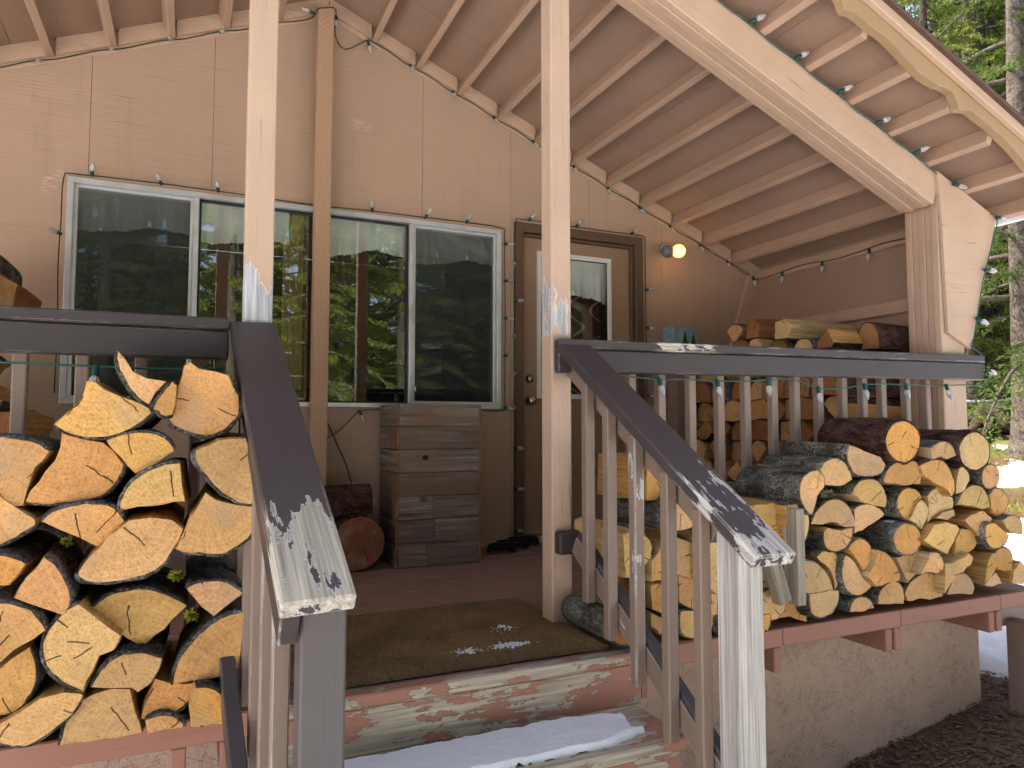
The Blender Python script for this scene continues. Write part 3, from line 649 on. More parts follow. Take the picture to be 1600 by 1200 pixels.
skirt = prism('skirt_panel', [(1.445, -1.06), (3.66, -.78), (3.66, -.167), (1.445, -.167)], 2.36, 2.372, 'osb', deck)
prism('skirt_panel', [(-2.4, -1.1), (.2, -1.1), (.2, -.167), (-2.4, -.167)], 2.36, 2.372, 'osb', deck)
prism('skirt_panel', [(.202, -1.1), (1.443, -1.06), (1.443, -.167), (.202, -.167)], 2.362, 2.374, 'osb', deck)
bar('skirt_panel', 3.645, 3.66, 2.374, 4.3, -.75, -.167, 'osb', deck, 'y', 0)
bar('edge_block', 1.442, 1.47, 2.104, 2.13, -.167, -.07, 'salmon', deck, 'z')
steps = thing('porch_steps', (.8, 1.8, -.95), 'wooden porch steps with flaking salmon paint over grey wood', 'steps')
bar('riser', .207, 1.436, 2.094, 2.128, -.176, -.04, 'salmonpeel', steps, 'x', .004)
for k in range(3):
    zt = -.178 - .19 * k; yb = 2.092 - .27 * k
    for j in range(2): bar('tread', .20, 1.418, yb - .138 * (j + 1), yb - .138 * j - .004, zt - .038, zt - rnd.uniform(0, .002), 'salmonpeel' if k == 0 else 'salmon', steps, 'x', .005)
    bar('riser', .215, 1.40, yb - .262, yb - .228, zt - .19 + .002, zt - .04, 'salmonpeel', steps, 'x', .004)
for x in (.212, 1.36): board('stringer', (x + .019, 2.09, -.36), (x + .019, 1.30, -.95), .03, .22, 'salmon', steps, (0, .6, .8))

# ------------------------------------------------------------------ railings
def rails(name, x0, x1, zt0, zt1, label, bals, capmat, yb=2.497):
    t = thing(name, ((x0 + x1) / 2, 2.44, 0), label, 'railing')
    board('cap_rail', (x0, 2.433, zt0 - .019), (x1, 2.433, zt1 - .019), .050, .0375, capmat, t, bev=.005)
    board('top_rail', (x0, 2.437, zt0 - .086), (x1, 2.437, zt1 - .086), .038, .092, 'dark', t, bev=.005)
    for x in bals:
        z = zt0 + (zt1 - zt0) * (x - x0) / (x1 - x0)
        bar('baluster', x, x + .037, yb - .04, yb - .003, .11, z - .05, 'baldeck', t, 'z', .004)
    return t
lr = rails('porch_railing', -2.4, .10, 1.112, 1.12, 'charcoal deck railing with brown balusters in front of the window', [-.481 - .157 * k for k in range(-3, 12)], 'dark')
bar('bottom_rail', -2.4, .10, 2.455, 2.493, .07, .109, 'dark', lr)
rr_ = rails('porch_railing', 1.29, 3.885, 1.118, 1.16, 'charcoal deck railing with flaking cap, hung with string lights in front of the door', [1.64, 1.788, 1.948, 2.104, 2.255, 2.417, 2.554, 2.704, 2.864, 3.003, 3.138, 3.316, 3.471], 'darkcap')
bar('bottom_rail', 1.80, 3.60, 2.457, 2.493, .07, .109, 'baldeck', rr_)
M['darkold'] = painted('old_charcoal_paint', (.05, .035, .034), (.5, .48, .35), peel=.2, rough=.5, pale=True)
bar('rail_block', 1.292, 1.385, 2.415, 2.4625, .285, .372, 'darkold', rr_, 'x', .006); bar('rail_block', 1.387, 1.425, 2.42, 2.62, .27, .36, 'baluster', rr_, 'y', .004)
# right stair railing
sr = thing('stair_railing', (1.38, 1.9, -.9), 'stair railing on a bare weathered grey newel, its handrail worn white at the foot', 'railing')
up = Vector((0, -.67, 1.055))
board('handrail', (1.36, 2.452, 1.101), (1.366, 1.395, .430), .140, .040, 'darkgradR', sr, (0, -.54, .84), .005)
def slope(y, off): return 1.12 - (2.455 - y) * .635 + off
board('sub_rail', (1.366, 2.44, slope(2.44, -.095)), (1.366, 1.595, slope(1.595, -.095)), .036, .086, 'baluster', sr, (0, -.54, .84))
board('lower_rail', (1.366, 2.40, slope(2.40, -.75)), (1.366, 1.595, slope(1.595, -.75)), .038, .088, 'dark', sr, (0, -.54, .84))
board('rail_facing', (1.3455, 2.40, slope(2.40, -.76)), (1.3455, 1.595, slope(1.595, -.76)), .003, .07, 'balpeel', sr, (0, -.54, .84), 0)
for k, y in enumerate((2.27, 2.125, 1.965, 1.795, 1.645)):
    bar('baluster', 1.303, 1.341, y - .038, y, slope(y, -.86), slope(y, -.062), 'balpeel' if k in (2,) else 'baluster', sr, 'z', .004)
bar('newel_post', 1.342, 1.431, 1.50, 1.59, -1.0, slope(1.55, -.058), 'grey', sr, 'z', .006)
# left stair railing
sl_ = thing('stair_railing', (.2, 1.9, -.9), 'stair railing with charcoal newel, its handrail peeled to bare wood at the foot', 'railing')
board('handrail', (.172, 2.452, 1.101), (.228, 1.395, .430), .142, .040, 'darkgradL', sl_, (0, -.54, .84), .005)
board('sub_rail', (.135, 2.44, slope(2.44, -.092)), (.18, 1.44, slope(1.44, -.092)), .038, .088, 'darkold', sl_, (0, -.54, .84))
board('lower_rail', (.085, 2.30, slope(2.30, -.75)), (.135, 1.56, slope(1.56, -.75)), .038, .088, 'dark', sl_, (0, -.54, .84))
for k, y in enumerate((2.25, 2.09, 1.93, 1.77, 1.61)):
    xx = .125 + (2.25 - y) * .06; bar('baluster', xx, xx + .037, y - .038, y, slope(y, -.86), slope(y, -.142), 'balpeel' if k >= 3 else 'baluster', sl_, 'z', .004)
bar('newel_post', .2035, .2925, 1.452, 1.541, -1.05, slope(1.50, -.058), 'newelL', sl_, 'z', .005)

# ------------------------------------------------------------------ firewood
# every log: front distance, split outline (X,Z), bark outline (X,Z) in metres
STACK_A = [
(2.049,[(-0.312,0.779),(-0.288,0.803),(-0.254,0.844),(-0.244,0.89),(-0.225,0.888),(-0.206,0.869),(-0.167,0.851),(-0.123,0.835),(-0.09,0.813)],[(-0.126,0.779),(-0.164,0.757),(-0.207,0.746),(-0.249,0.748),(-0.286,0.76)]),
(2.043,[(-0.177,0.968),(-0.16,0.947),(-0.142,0.914),(-0.109,0.899),(-0.063,0.889),(-0.102,0.829)],[(-0.128,0.848),(-0.152,0.884),(-0.171,0.919),(-0.179,0.949)]),
(2.026,[(-0.049,0.891),(-0.039,0.88),(-0.039,0.835),(-0.046,0.804)],[(-0.066,0.8),(-0.084,0.815),(-0.094,0.821),(-0.063,0.874)]),
(2.067,[(-0.057,0.791),(-0.045,0.831),(-0.036,0.882),(-0.025,0.937),(-0.012,0.948),(0.012,0.93),(0.055,0.923),(0.089,0.914),(0.099,0.886)],[(0.114,0.857),(0.118,0.815),(0.102,0.786),(0.07,0.759),(0.033,0.75),(-0.01,0.76),(-0.046,0.777)]),
(2.044,[(-0.037,0.712),(-0.074,0.685),(-0.129,0.654),(-0.162,0.695),(-0.197,0.739)],[(-0.164,0.752),(-0.125,0.761),(-0.086,0.756),(-0.055,0.737)]),
(2.011,[(-0.025,0.683),(-0.019,0.63),(-0.01,0.581),(-0.06,0.577),(-0.118,0.572),(-0.161,0.564)],[(-0.156,0.597),(-0.134,0.634),(-0.101,0.662),(-0.062,0.678)]),
(2.005,[(0.009,0.715),(0.063,0.74),(0.132,0.744),(0.146,0.682),(0.156,0.625),(0.158,0.568)],[(0.13,0.569),(0.093,0.588),(0.055,0.623),(0.029,0.657),(0.01,0.69)]),
(2.068,[(-0.366,0.59),(-0.343,0.636),(-0.309,0.691),(-0.297,0.725),(-0.296,0.76),(-0.256,0.747),(-0.204,0.735),(-0.179,0.711),(-0.156,0.68)],[(-0.16,0.658),(-0.176,0.626),(-0.204,0.599),(-0.241,0.587),(-0.287,0.584),(-0.328,0.583)]),
(2.069,[(-0.317,0.715),(-0.349,0.673),(-0.368,0.58),(-0.39,0.578),(-0.417,0.608),(-0.447,0.624),(-0.456,0.743)],[(-0.431,0.75),(-0.387,0.746),(-0.351,0.736)]),
(2.064,[(-0.442,0.632),(-0.407,0.6),(-0.342,0.55),(-0.341,0.537)],[(-0.369,0.515),(-0.39,0.501),(-0.411,0.492),(-0.437,0.494)]),
(2.042,[(-0.148,0.535),(-0.18,0.502),(-0.207,0.474),(-0.249,0.501),(-0.286,0.521),(-0.327,0.544)],[(-0.305,0.566),(-0.265,0.58),(-0.22,0.583),(-0.172,0.57)]),
(2.022,[(-0.246,0.418),(-0.218,0.46),(-0.183,0.504),(-0.155,0.524),(-0.137,0.542),(-0.088,0.546),(-0.039,0.537),(-0.013,0.513),(-0.023,0.484),(-0.039,0.455)],[(-0.056,0.426),(-0.089,0.405),(-0.132,0.395),(-0.179,0.391),(-0.216,0.394),(-0.241,0.407)]),
(2.006,[(-0.034,0.462),(-0.013,0.507),(0.001,0.545),(0.013,0.56),(0.035,0.604),(0.061,0.586),(0.114,0.57),(0.157,0.562),(0.166,0.542),(0.164,0.514)],[(0.143,0.481),(0.106,0.453),(0.065,0.442),(0.024,0.45),(-0.006,0.452)]),
(2.018,[(-0.348,0.45),(-0.362,0.426),(-0.382,0.4),(-0.419,0.401),(-0.426,0.475)],[(-0.406,0.474),(-0.384,0.47)]),
(2.016,[(-0.267,0.321),(-0.302,0.337),(-0.342,0.357),(-0.372,0.372),(-0.348,0.42),(-0.315,0.465)],[(-0.293,0.446),(-0.27,0.408),(-0.257,0.371),(-0.259,0.341)]),
(2.065,[(0.002,0.306),(-0.033,0.273),(-0.072,0.237),(-0.101,0.212),(-0.135,0.236),(-0.18,0.279),(-0.225,0.315)],[(-0.209,0.332),(-0.172,0.353),(-0.124,0.36),(-0.075,0.352),(-0.029,0.328)]),
(2.062,[(0.139,0.327),(0.102,0.299),(0.065,0.272),(0.033,0.3),(-0.005,0.351)],[(0.016,0.363),(0.058,0.366),(0.101,0.355)]),
(2.054,[(0.142,0.28),(0.136,0.19),(0.125,0.11),(0.053,0.112),(0.012,0.115),(-0.031,0.11)],[(-0.024,0.15),(-0.005,0.191),(0.03,0.23),(0.071,0.262),(0.107,0.276)]),
(2.01,[(-0.302,0.291),(-0.329,0.274),(-0.367,0.254),(-0.391,0.228),(-0.415,0.221),(-0.425,0.369)],[(-0.396,0.367),(-0.371,0.361),(-0.332,0.339),(-0.309,0.307)]),
(2.017,[(-0.237,0.348),(-0.222,0.331),(-0.185,0.296),(-0.147,0.261),(-0.149,0.245),(-0.16,0.226),(-0.191,0.215),(-0.204,0.18),(-0.217,0.157),(-0.223,0.135)],[(-0.257,0.157),(-0.289,0.187),(-0.305,0.219),(-0.31,0.255),(-0.303,0.284),(-0.284,0.312),(-0.263,0.336)]),
(2.021,[(-0.052,0.19),(-0.058,0.164),(-0.077,0.13),(-0.105,0.114),(-0.12,0.13),(-0.171,0.134),(-0.208,0.141)],[(-0.195,0.168),(-0.173,0.196),(-0.141,0.212),(-0.103,0.212),(-0.069,0.2)]),
(2.066,[(-0.103,0.034),(-0.092,0.075),(-0.069,0.13),(-0.034,0.115),(0.028,0.106)],[(0.013,0.064),(-0.016,0.041),(-0.051,0.028),(-0.081,0.027)]),
(2.011,[(0.112,0.005),(0.068,0.012),(0.017,0.013),(0.012,0.067),(0.025,0.113)],[(0.063,0.105),(0.094,0.076),(0.111,0.04)]),
(2.055,[(-0.244,0.094),(-0.229,0.105),(-0.202,0.116),(-0.164,0.124),(-0.124,0.118),(-0.11,0.06),(-0.094,0.003),(-0.179,0.003),(-0.274,0.003)],[(-0.269,0.024),(-0.259,0.069)]),
(2.048,[(0.002,0.003),(-0.04,0.003),(-0.084,0.003),(-0.09,0.036)],[(-0.066,0.041),(-0.036,0.04),(-0.005,0.016)]),
(2.038,[(-0.416,0.076),(-0.391,0.082),(-0.35,0.104),(-0.312,0.128),(-0.264,0.137),(-0.227,0.128),(-0.223,0.12)],[(-0.244,0.082),(-0.283,0.048),(-0.329,0.022),(-0.364,0.025),(-0.389,0.035),(-0.414,0.044)]),
(2.067,[(-0.422,0.091),(-0.426,0.186),(-0.401,0.202),(-0.376,0.224),(-0.343,0.245)],[(-0.33,0.203),(-0.329,0.162),(-0.343,0.123),(-0.363,0.096),(-0.389,0.088)]),
]
STACK_B = [
(2.056,[],[(2.843,0.687),(2.826,0.66),(2.797,0.639),(2.765,0.625),(2.728,0.628),(2.695,0.637),(2.669,0.656),(2.651,0.679),(2.641,0.71),(2.647,0.739),(2.667,0.767),(2.693,0.789),(2.726,0.796),(2.763,0.801),(2.798,0.79),(2.826,0.771),(2.848,0.748),(2.852,0.717)]),
(2.071,[],[(3.342,0.638),(3.323,0.611),(3.291,0.593),(3.256,0.582),(3.219,0.583),(3.183,0.593),(3.158,0.609),(3.139,0.634),(3.132,0.663),(3.134,0.691),(3.157,0.717),(3.184,0.736),(3.219,0.75),(3.256,0.751),(3.293,0.739),(3.318,0.722),(3.342,0.698),(3.344,0.668)]),
(2.049,[(2.415,0.706),(2.483,0.686),(2.598,0.652),(2.628,0.618)],[(2.6,0.586),(2.533,0.573),(2.46,0.58),(2.425,0.606),(2.404,0.652)]),
(2.046,[(2.237,0.606),(2.27,0.579),(2.273,0.541),(2.233,0.505),(2.215,0.457),(2.201,0.433)],[(2.172,0.453),(2.145,0.497),(2.142,0.546),(2.164,0.582),(2.203,0.602)]),
(2.042,[(2.422,0.565),(2.378,0.544),(2.325,0.543),(2.273,0.548),(2.266,0.579),(2.245,0.608)],[(2.277,0.638),(2.329,0.65),(2.382,0.63),(2.411,0.594)]),
(2.059,[(2.858,0.568),(2.851,0.531),(2.775,0.527),(2.697,0.539),(2.629,0.543)],[(2.626,0.562),(2.651,0.597),(2.701,0.623),(2.76,0.63),(2.82,0.627),(2.855,0.603)]),
(2.047,[(3.033,0.471),(3.003,0.503),(2.921,0.533),(2.851,0.563),(2.833,0.61)],[(2.906,0.631),(2.979,0.628),(3.024,0.592),(3.053,0.536),(3.056,0.501)]),
(2.044,[(3.069,0.648),(3.006,0.633),(2.965,0.648),(2.902,0.635),(2.903,0.685)],[(2.958,0.708),(3.011,0.709),(3.052,0.683)]),
(2.1,[(2.978,0.667),(2.961,0.64),(2.907,0.61),(2.882,0.628)],[(2.898,0.645),(2.925,0.66)]),
(2.057,[(3.171,0.532),(3.136,0.49),(3.075,0.479),(3.084,0.541),(3.104,0.59)],[(3.132,0.6),(3.168,0.567)]),
(2.093,[],[(3.442,0.526),(3.43,0.507),(3.415,0.493),(3.392,0.485),(3.369,0.488),(3.346,0.493),(3.33,0.505),(3.318,0.523),(3.316,0.544),(3.319,0.563),(3.331,0.583),(3.348,0.593),(3.37,0.601),(3.393,0.603),(3.414,0.595),(3.434,0.583),(3.443,0.565),(3.446,0.546)]),
(2.082,[(3.345,0.408),(3.304,0.399),(3.237,0.416),(3.121,0.427)],[(3.127,0.446),(3.163,0.487),(3.231,0.51),(3.299,0.497),(3.341,0.444)]),
(2.084,[(3.403,0.361),(3.359,0.4),(3.352,0.466)],[(3.394,0.493),(3.447,0.484),(3.484,0.446),(3.477,0.402),(3.445,0.374)]),
(2.079,[(2.658,0.438),(2.584,0.449),(2.51,0.472),(2.46,0.5)],[(2.475,0.526),(2.504,0.551),(2.56,0.559),(2.617,0.547),(2.653,0.506),(2.664,0.466)]),
(2.097,[(2.911,0.471),(2.883,0.434),(2.819,0.374)],[(2.77,0.399),(2.748,0.454),(2.775,0.497),(2.826,0.512),(2.876,0.5)]),
(2.093,[(3.103,0.411),(3.022,0.4),(2.93,0.355),(2.945,0.439),(2.936,0.474)],[(2.975,0.5),(3.028,0.512),(3.086,0.489),(3.111,0.439)]),
(2.083,[(2.879,0.333),(2.839,0.363),(2.8,0.378),(2.843,0.431),(2.886,0.462)],[(2.92,0.434),(2.929,0.399)]),
(2.074,[(3.086,0.413),(3.092,0.382),(3.035,0.367),(2.956,0.378),(3.005,0.4)],[]),
(2.082,[(2.477,0.37),(2.427,0.369),(2.347,0.393),(2.286,0.387),(2.23,0.39)],[(2.262,0.438),(2.315,0.474),(2.386,0.483),(2.439,0.456),(2.474,0.409)]),
(2.083,[(2.656,0.409),(2.586,0.377),(2.519,0.348),(2.468,0.339),(2.477,0.441)],[(2.523,0.455),(2.579,0.452),(2.626,0.434)]),
(2.073,[],[(2.857,0.276),(2.839,0.256),(2.817,0.24),(2.79,0.235),(2.76,0.237),(2.731,0.245),(2.711,0.26),(2.698,0.28),(2.692,0.302),(2.693,0.325),(2.711,0.343),(2.732,0.357),(2.759,0.367),(2.788,0.363),(2.818,0.357),(2.842,0.341),(2.857,0.321),(2.863,0.298)]),
(2.07,[(2.289,0.36),(2.307,0.378),(2.385,0.36),(2.453,0.369)],[(2.443,0.328),(2.41,0.292),(2.356,0.278),(2.304,0.293),(2.286,0.326)]),
(2.049,[(2.914,0.356),(2.998,0.365),(3.061,0.348),(3.081,0.329),(3.035,0.273),(2.99,0.225),(2.929,0.25),(2.839,0.293),(2.882,0.324)],[]),
(2.091,[(3.263,0.249),(3.204,0.213),(3.16,0.21),(3.114,0.178),(3.1,0.214),(3.108,0.269),(3.15,0.32)],[(3.221,0.309),(3.264,0.267)]),
(2.069,[(3.192,0.381),(3.283,0.394),(3.343,0.359),(3.289,0.318),(3.236,0.284),(3.146,0.362)],[]),
(2.044,[(3.319,0.343),(3.374,0.309),(3.419,0.281)],[(3.381,0.244),(3.322,0.228),(3.267,0.245),(3.247,0.288),(3.261,0.337)]),
(2.05,[(3.53,0.277),(3.465,0.283),(3.408,0.314),(3.387,0.351)],[(3.435,0.367),(3.494,0.36),(3.528,0.329)]),
(2.092,[(3.505,0.103),(3.452,0.104),(3.4,0.119),(3.394,0.207)],[(3.448,0.219),(3.506,0.192),(3.517,0.147)]),
(2.055,[(3.339,0.21),(3.344,0.152),(3.31,0.119),(3.245,0.075),(3.261,0.144),(3.304,0.205)],[]),
(2.063,[(3.346,0.118),(3.383,0.065),(3.308,0.057),(3.252,0.066),(3.287,0.091)],[]),
(2.081,[(3.593,0.061),(3.573,0.037),(3.483,0.052),(3.499,0.106),(3.556,0.146)],[(3.579,0.125),(3.592,0.098)]),
(2.092,[(2.389,0.144),(2.366,0.121),(2.359,0.166),(2.334,0.212),(2.27,0.261)],[(2.31,0.283),(2.363,0.273),(2.397,0.239),(2.404,0.187)]),
(2.06,[(2.321,0.132),(2.277,0.123),(2.226,0.116),(2.16,0.141),(2.119,0.168)],[(2.113,0.217),(2.131,0.252),(2.181,0.26),(2.231,0.244),(2.281,0.21),(2.309,0.17)]),
(2.063,[(2.396,0.263),(2.444,0.234),(2.478,0.18),(2.54,0.127)],[(2.493,0.102),(2.438,0.101),(2.395,0.13),(2.375,0.182),(2.381,0.232)]),
(2.065,[(2.558,0.205),(2.545,0.174),(2.49,0.198),(2.456,0.245),(2.412,0.286)],[(2.45,0.316),(2.496,0.321),(2.54,0.291),(2.557,0.244)]),
(2.042,[(2.679,0.141),(2.607,0.138),(2.541,0.128),(2.488,0.174),(2.537,0.224),(2.548,0.277)],[(2.594,0.264),(2.649,0.222),(2.68,0.167)]),
(2.093,[(2.726,0.224),(2.827,0.24),(2.888,0.256),(2.939,0.232),(2.873,0.155),(2.795,0.111),(2.772,0.15)],[]),
(2.041,[(2.949,0.165),(2.912,0.151),(2.871,0.159),(2.801,0.157),(2.843,0.2),(2.866,0.245)],[(2.927,0.234),(2.955,0.192)]),
(2.098,[(3.019,0.031),(2.914,0.031),(2.793,0.037),(2.779,0.068)],[(2.817,0.112),(2.889,0.139),(2.951,0.139),(3.012,0.101),(3.031,0.058)]),
(2.049,[(2.977,0.188),(3.04,0.187),(3.14,0.221),(3.166,0.202),(3.147,0.168),(3.069,0.133),(3.003,0.098),(2.965,0.061)],[]),
(2.049,[(3.168,0.062),(3.15,0.04),(3.064,0.051),(2.98,0.056)],[(3.026,0.116),(3.091,0.137),(3.143,0.106)]),
(2.091,[(2.769,0.057),(2.763,0.028),(2.675,0.035),(2.609,0.041)],[(2.609,0.059),(2.62,0.091),(2.67,0.123),(2.719,0.128),(2.757,0.098)]),
(2.089,[(2.582,0.03),(2.521,0.02),(2.439,0.027)],[(2.454,0.062),(2.487,0.081),(2.533,0.077),(2.569,0.057)]),
(2.054,[(2.186,0.133),(2.314,0.134),(2.345,0.131)],[(2.338,0.088),(2.302,0.048),(2.242,0.036),(2.192,0.06)]),
(2.073,[(2.18,0.326),(2.106,0.349),(2.085,0.472)],[(2.135,0.476),(2.177,0.474),(2.205,0.442),(2.214,0.404),(2.202,0.349)]),
(2.116,[(2.067,0.089),(2.134,0.099),(2.241,0.071),(2.238,0.005),(2.148,0.037),(2.05,0.035)],[]),
(2.121,[(1.502,0.311),(1.428,0.241),(1.391,0.247),(1.385,0.401),(1.43,0.411)],[(1.491,0.381),(1.506,0.348)]),
(2.115,[(1.621,0.361),(1.604,0.291),(1.555,0.224),(1.493,0.224),(1.498,0.299),(1.549,0.353)],[(1.581,0.362)]),
(2.127,[(1.626,0.138),(1.62,0.223),(1.629,0.287),(1.695,0.315),(1.762,0.33)],[(1.8,0.274),(1.807,0.207),(1.793,0.155),(1.75,0.119),(1.691,0.106)]),
(2.122,[(1.779,0.124),(1.786,0.064)],[(1.751,0.015),(1.689,0.003),(1.629,0.03),(1.626,0.107),(1.687,0.104)]),
(2.109,[(1.488,0.219),(1.543,0.217),(1.545,0.106),(1.495,0.13)],[]),
(2.111,[(1.488,0.124),(1.542,0.096),(1.545,0.049),(1.533,0.037),(1.491,0.074)],[]),
(2.095,[],[(1.421,0.056),(1.411,0.041),(1.398,0.03),(1.379,0.027),(1.36,0.028),(1.342,0.036),(1.327,0.048),(1.318,0.063),(1.312,0.08),(1.314,0.097),(1.324,0.11),(1.338,0.12),(1.356,0.126),(1.375,0.123),(1.394,0.117),(1.41,0.106),(1.418,0.089),(1.425,0.072)]),
(2.125,[(1.489,0.676),(1.551,0.646),(1.6,0.61),(1.671,0.556),(1.67,0.486),(1.626,0.476),(1.549,0.513),(1.486,0.512)],[]),
(2.082,[],[(1.682,0.446),(1.667,0.425),(1.645,0.41),(1.617,0.404),(1.587,0.404),(1.558,0.411),(1.537,0.427),(1.524,0.449),(1.515,0.471),(1.517,0.494),(1.535,0.514),(1.553,0.529),(1.582,0.539),(1.611,0.536),(1.639,0.529),(1.663,0.513),(1.677,0.493),(1.687,0.469)]),
(2.093,[(1.671,0.374),(1.804,0.377),(1.86,0.22),(1.769,0.159),(1.668,0.237)],[]),
(2.113,[],[(1.98,0.325),(1.967,0.3),(1.937,0.28),(1.903,0.275),(1.866,0.275),(1.833,0.283),(1.805,0.304),(1.788,0.33),(1.781,0.36),(1.784,0.389),(1.8,0.416),(1.826,0.43),(1.861,0.443),(1.897,0.444),(1.932,0.429),(1.96,0.413),(1.98,0.386),(1.992,0.355)]),
(2.125,[(1.767,0.211),(1.937,0.256),(2.013,0.129),(1.885,0.051),(1.77,0.082)],[]),
(2.097,[(1.776,0.076),(1.89,0.052),(2.032,0.061)],[(2.014,0.003),(1.889,0.003),(1.792,0.012)]),
(2.125,[],[(2.085,0.158),(2.068,0.133),(2.045,0.115),(2.016,0.107),(1.985,0.11),(1.956,0.123),(1.931,0.142),(1.915,0.167),(1.913,0.194),(1.913,0.221),(1.927,0.246),(1.952,0.263),(1.981,0.27),(2.012,0.274),(2.041,0.262),(2.065,0.241),(2.08,0.215),(2.092,0.187)]),
(2.124,[(1.964,0.473),(2.104,0.479),(2.184,0.362),(2.131,0.278),(1.985,0.325)],[]),
(2.115,[(1.575,0.388),(1.688,0.346),(1.671,0.221),(1.558,0.253)],[]),
(2.106,[],[(2.111,0.069),(2.099,0.054),(2.079,0.041),(2.056,0.034),(2.031,0.036),(2.009,0.045),(1.988,0.059),(1.976,0.078),(1.972,0.098),(1.976,0.117),(1.985,0.135),(2.005,0.145),(2.028,0.152),(2.053,0.152),(2.075,0.142),(2.096,0.127),(2.108,0.109),(2.111,0.09)]),
]

def catmull(P, closed, n):
    Q = []; m = len(P)
    rng_ = range(m if closed else m - 1)
    for i in rng_:
        g = (lambda k: P[k % m]) if closed else (lambda k: P[min(max(k, 0), m - 1)])
        a, b, c, d = g(i - 1), g(i), g(i + 1), g(i + 2)
        for k in range(n):
            t = k / n
            Q.append(tuple(.5 * (2 * b[j] + (c[j] - a[j]) * t + (2 * a[j] - 5 * b[j] + 4 * c[j] - d[j]) * t * t + (3 * b[j] - a[j] - 3 * c[j] + d[j]) * t ** 3) for j in (0, 1)))
    if not closed: Q.append(P[-1])
    return Q
def circfit(P):
    import numpy as np
    A = np.array([[p[0], p[1], 1] for p in P]); b = np.array([-(p[0] ** 2 + p[1] ** 2) for p in P])
    s = np.linalg.lstsq(A, b, rcond=None)[0]; cx, cz = -s[0] / 2, -s[1] / 2; return cx, cz, math.sqrt(max(1e-6, cx * cx + cz * cz - s[2]))
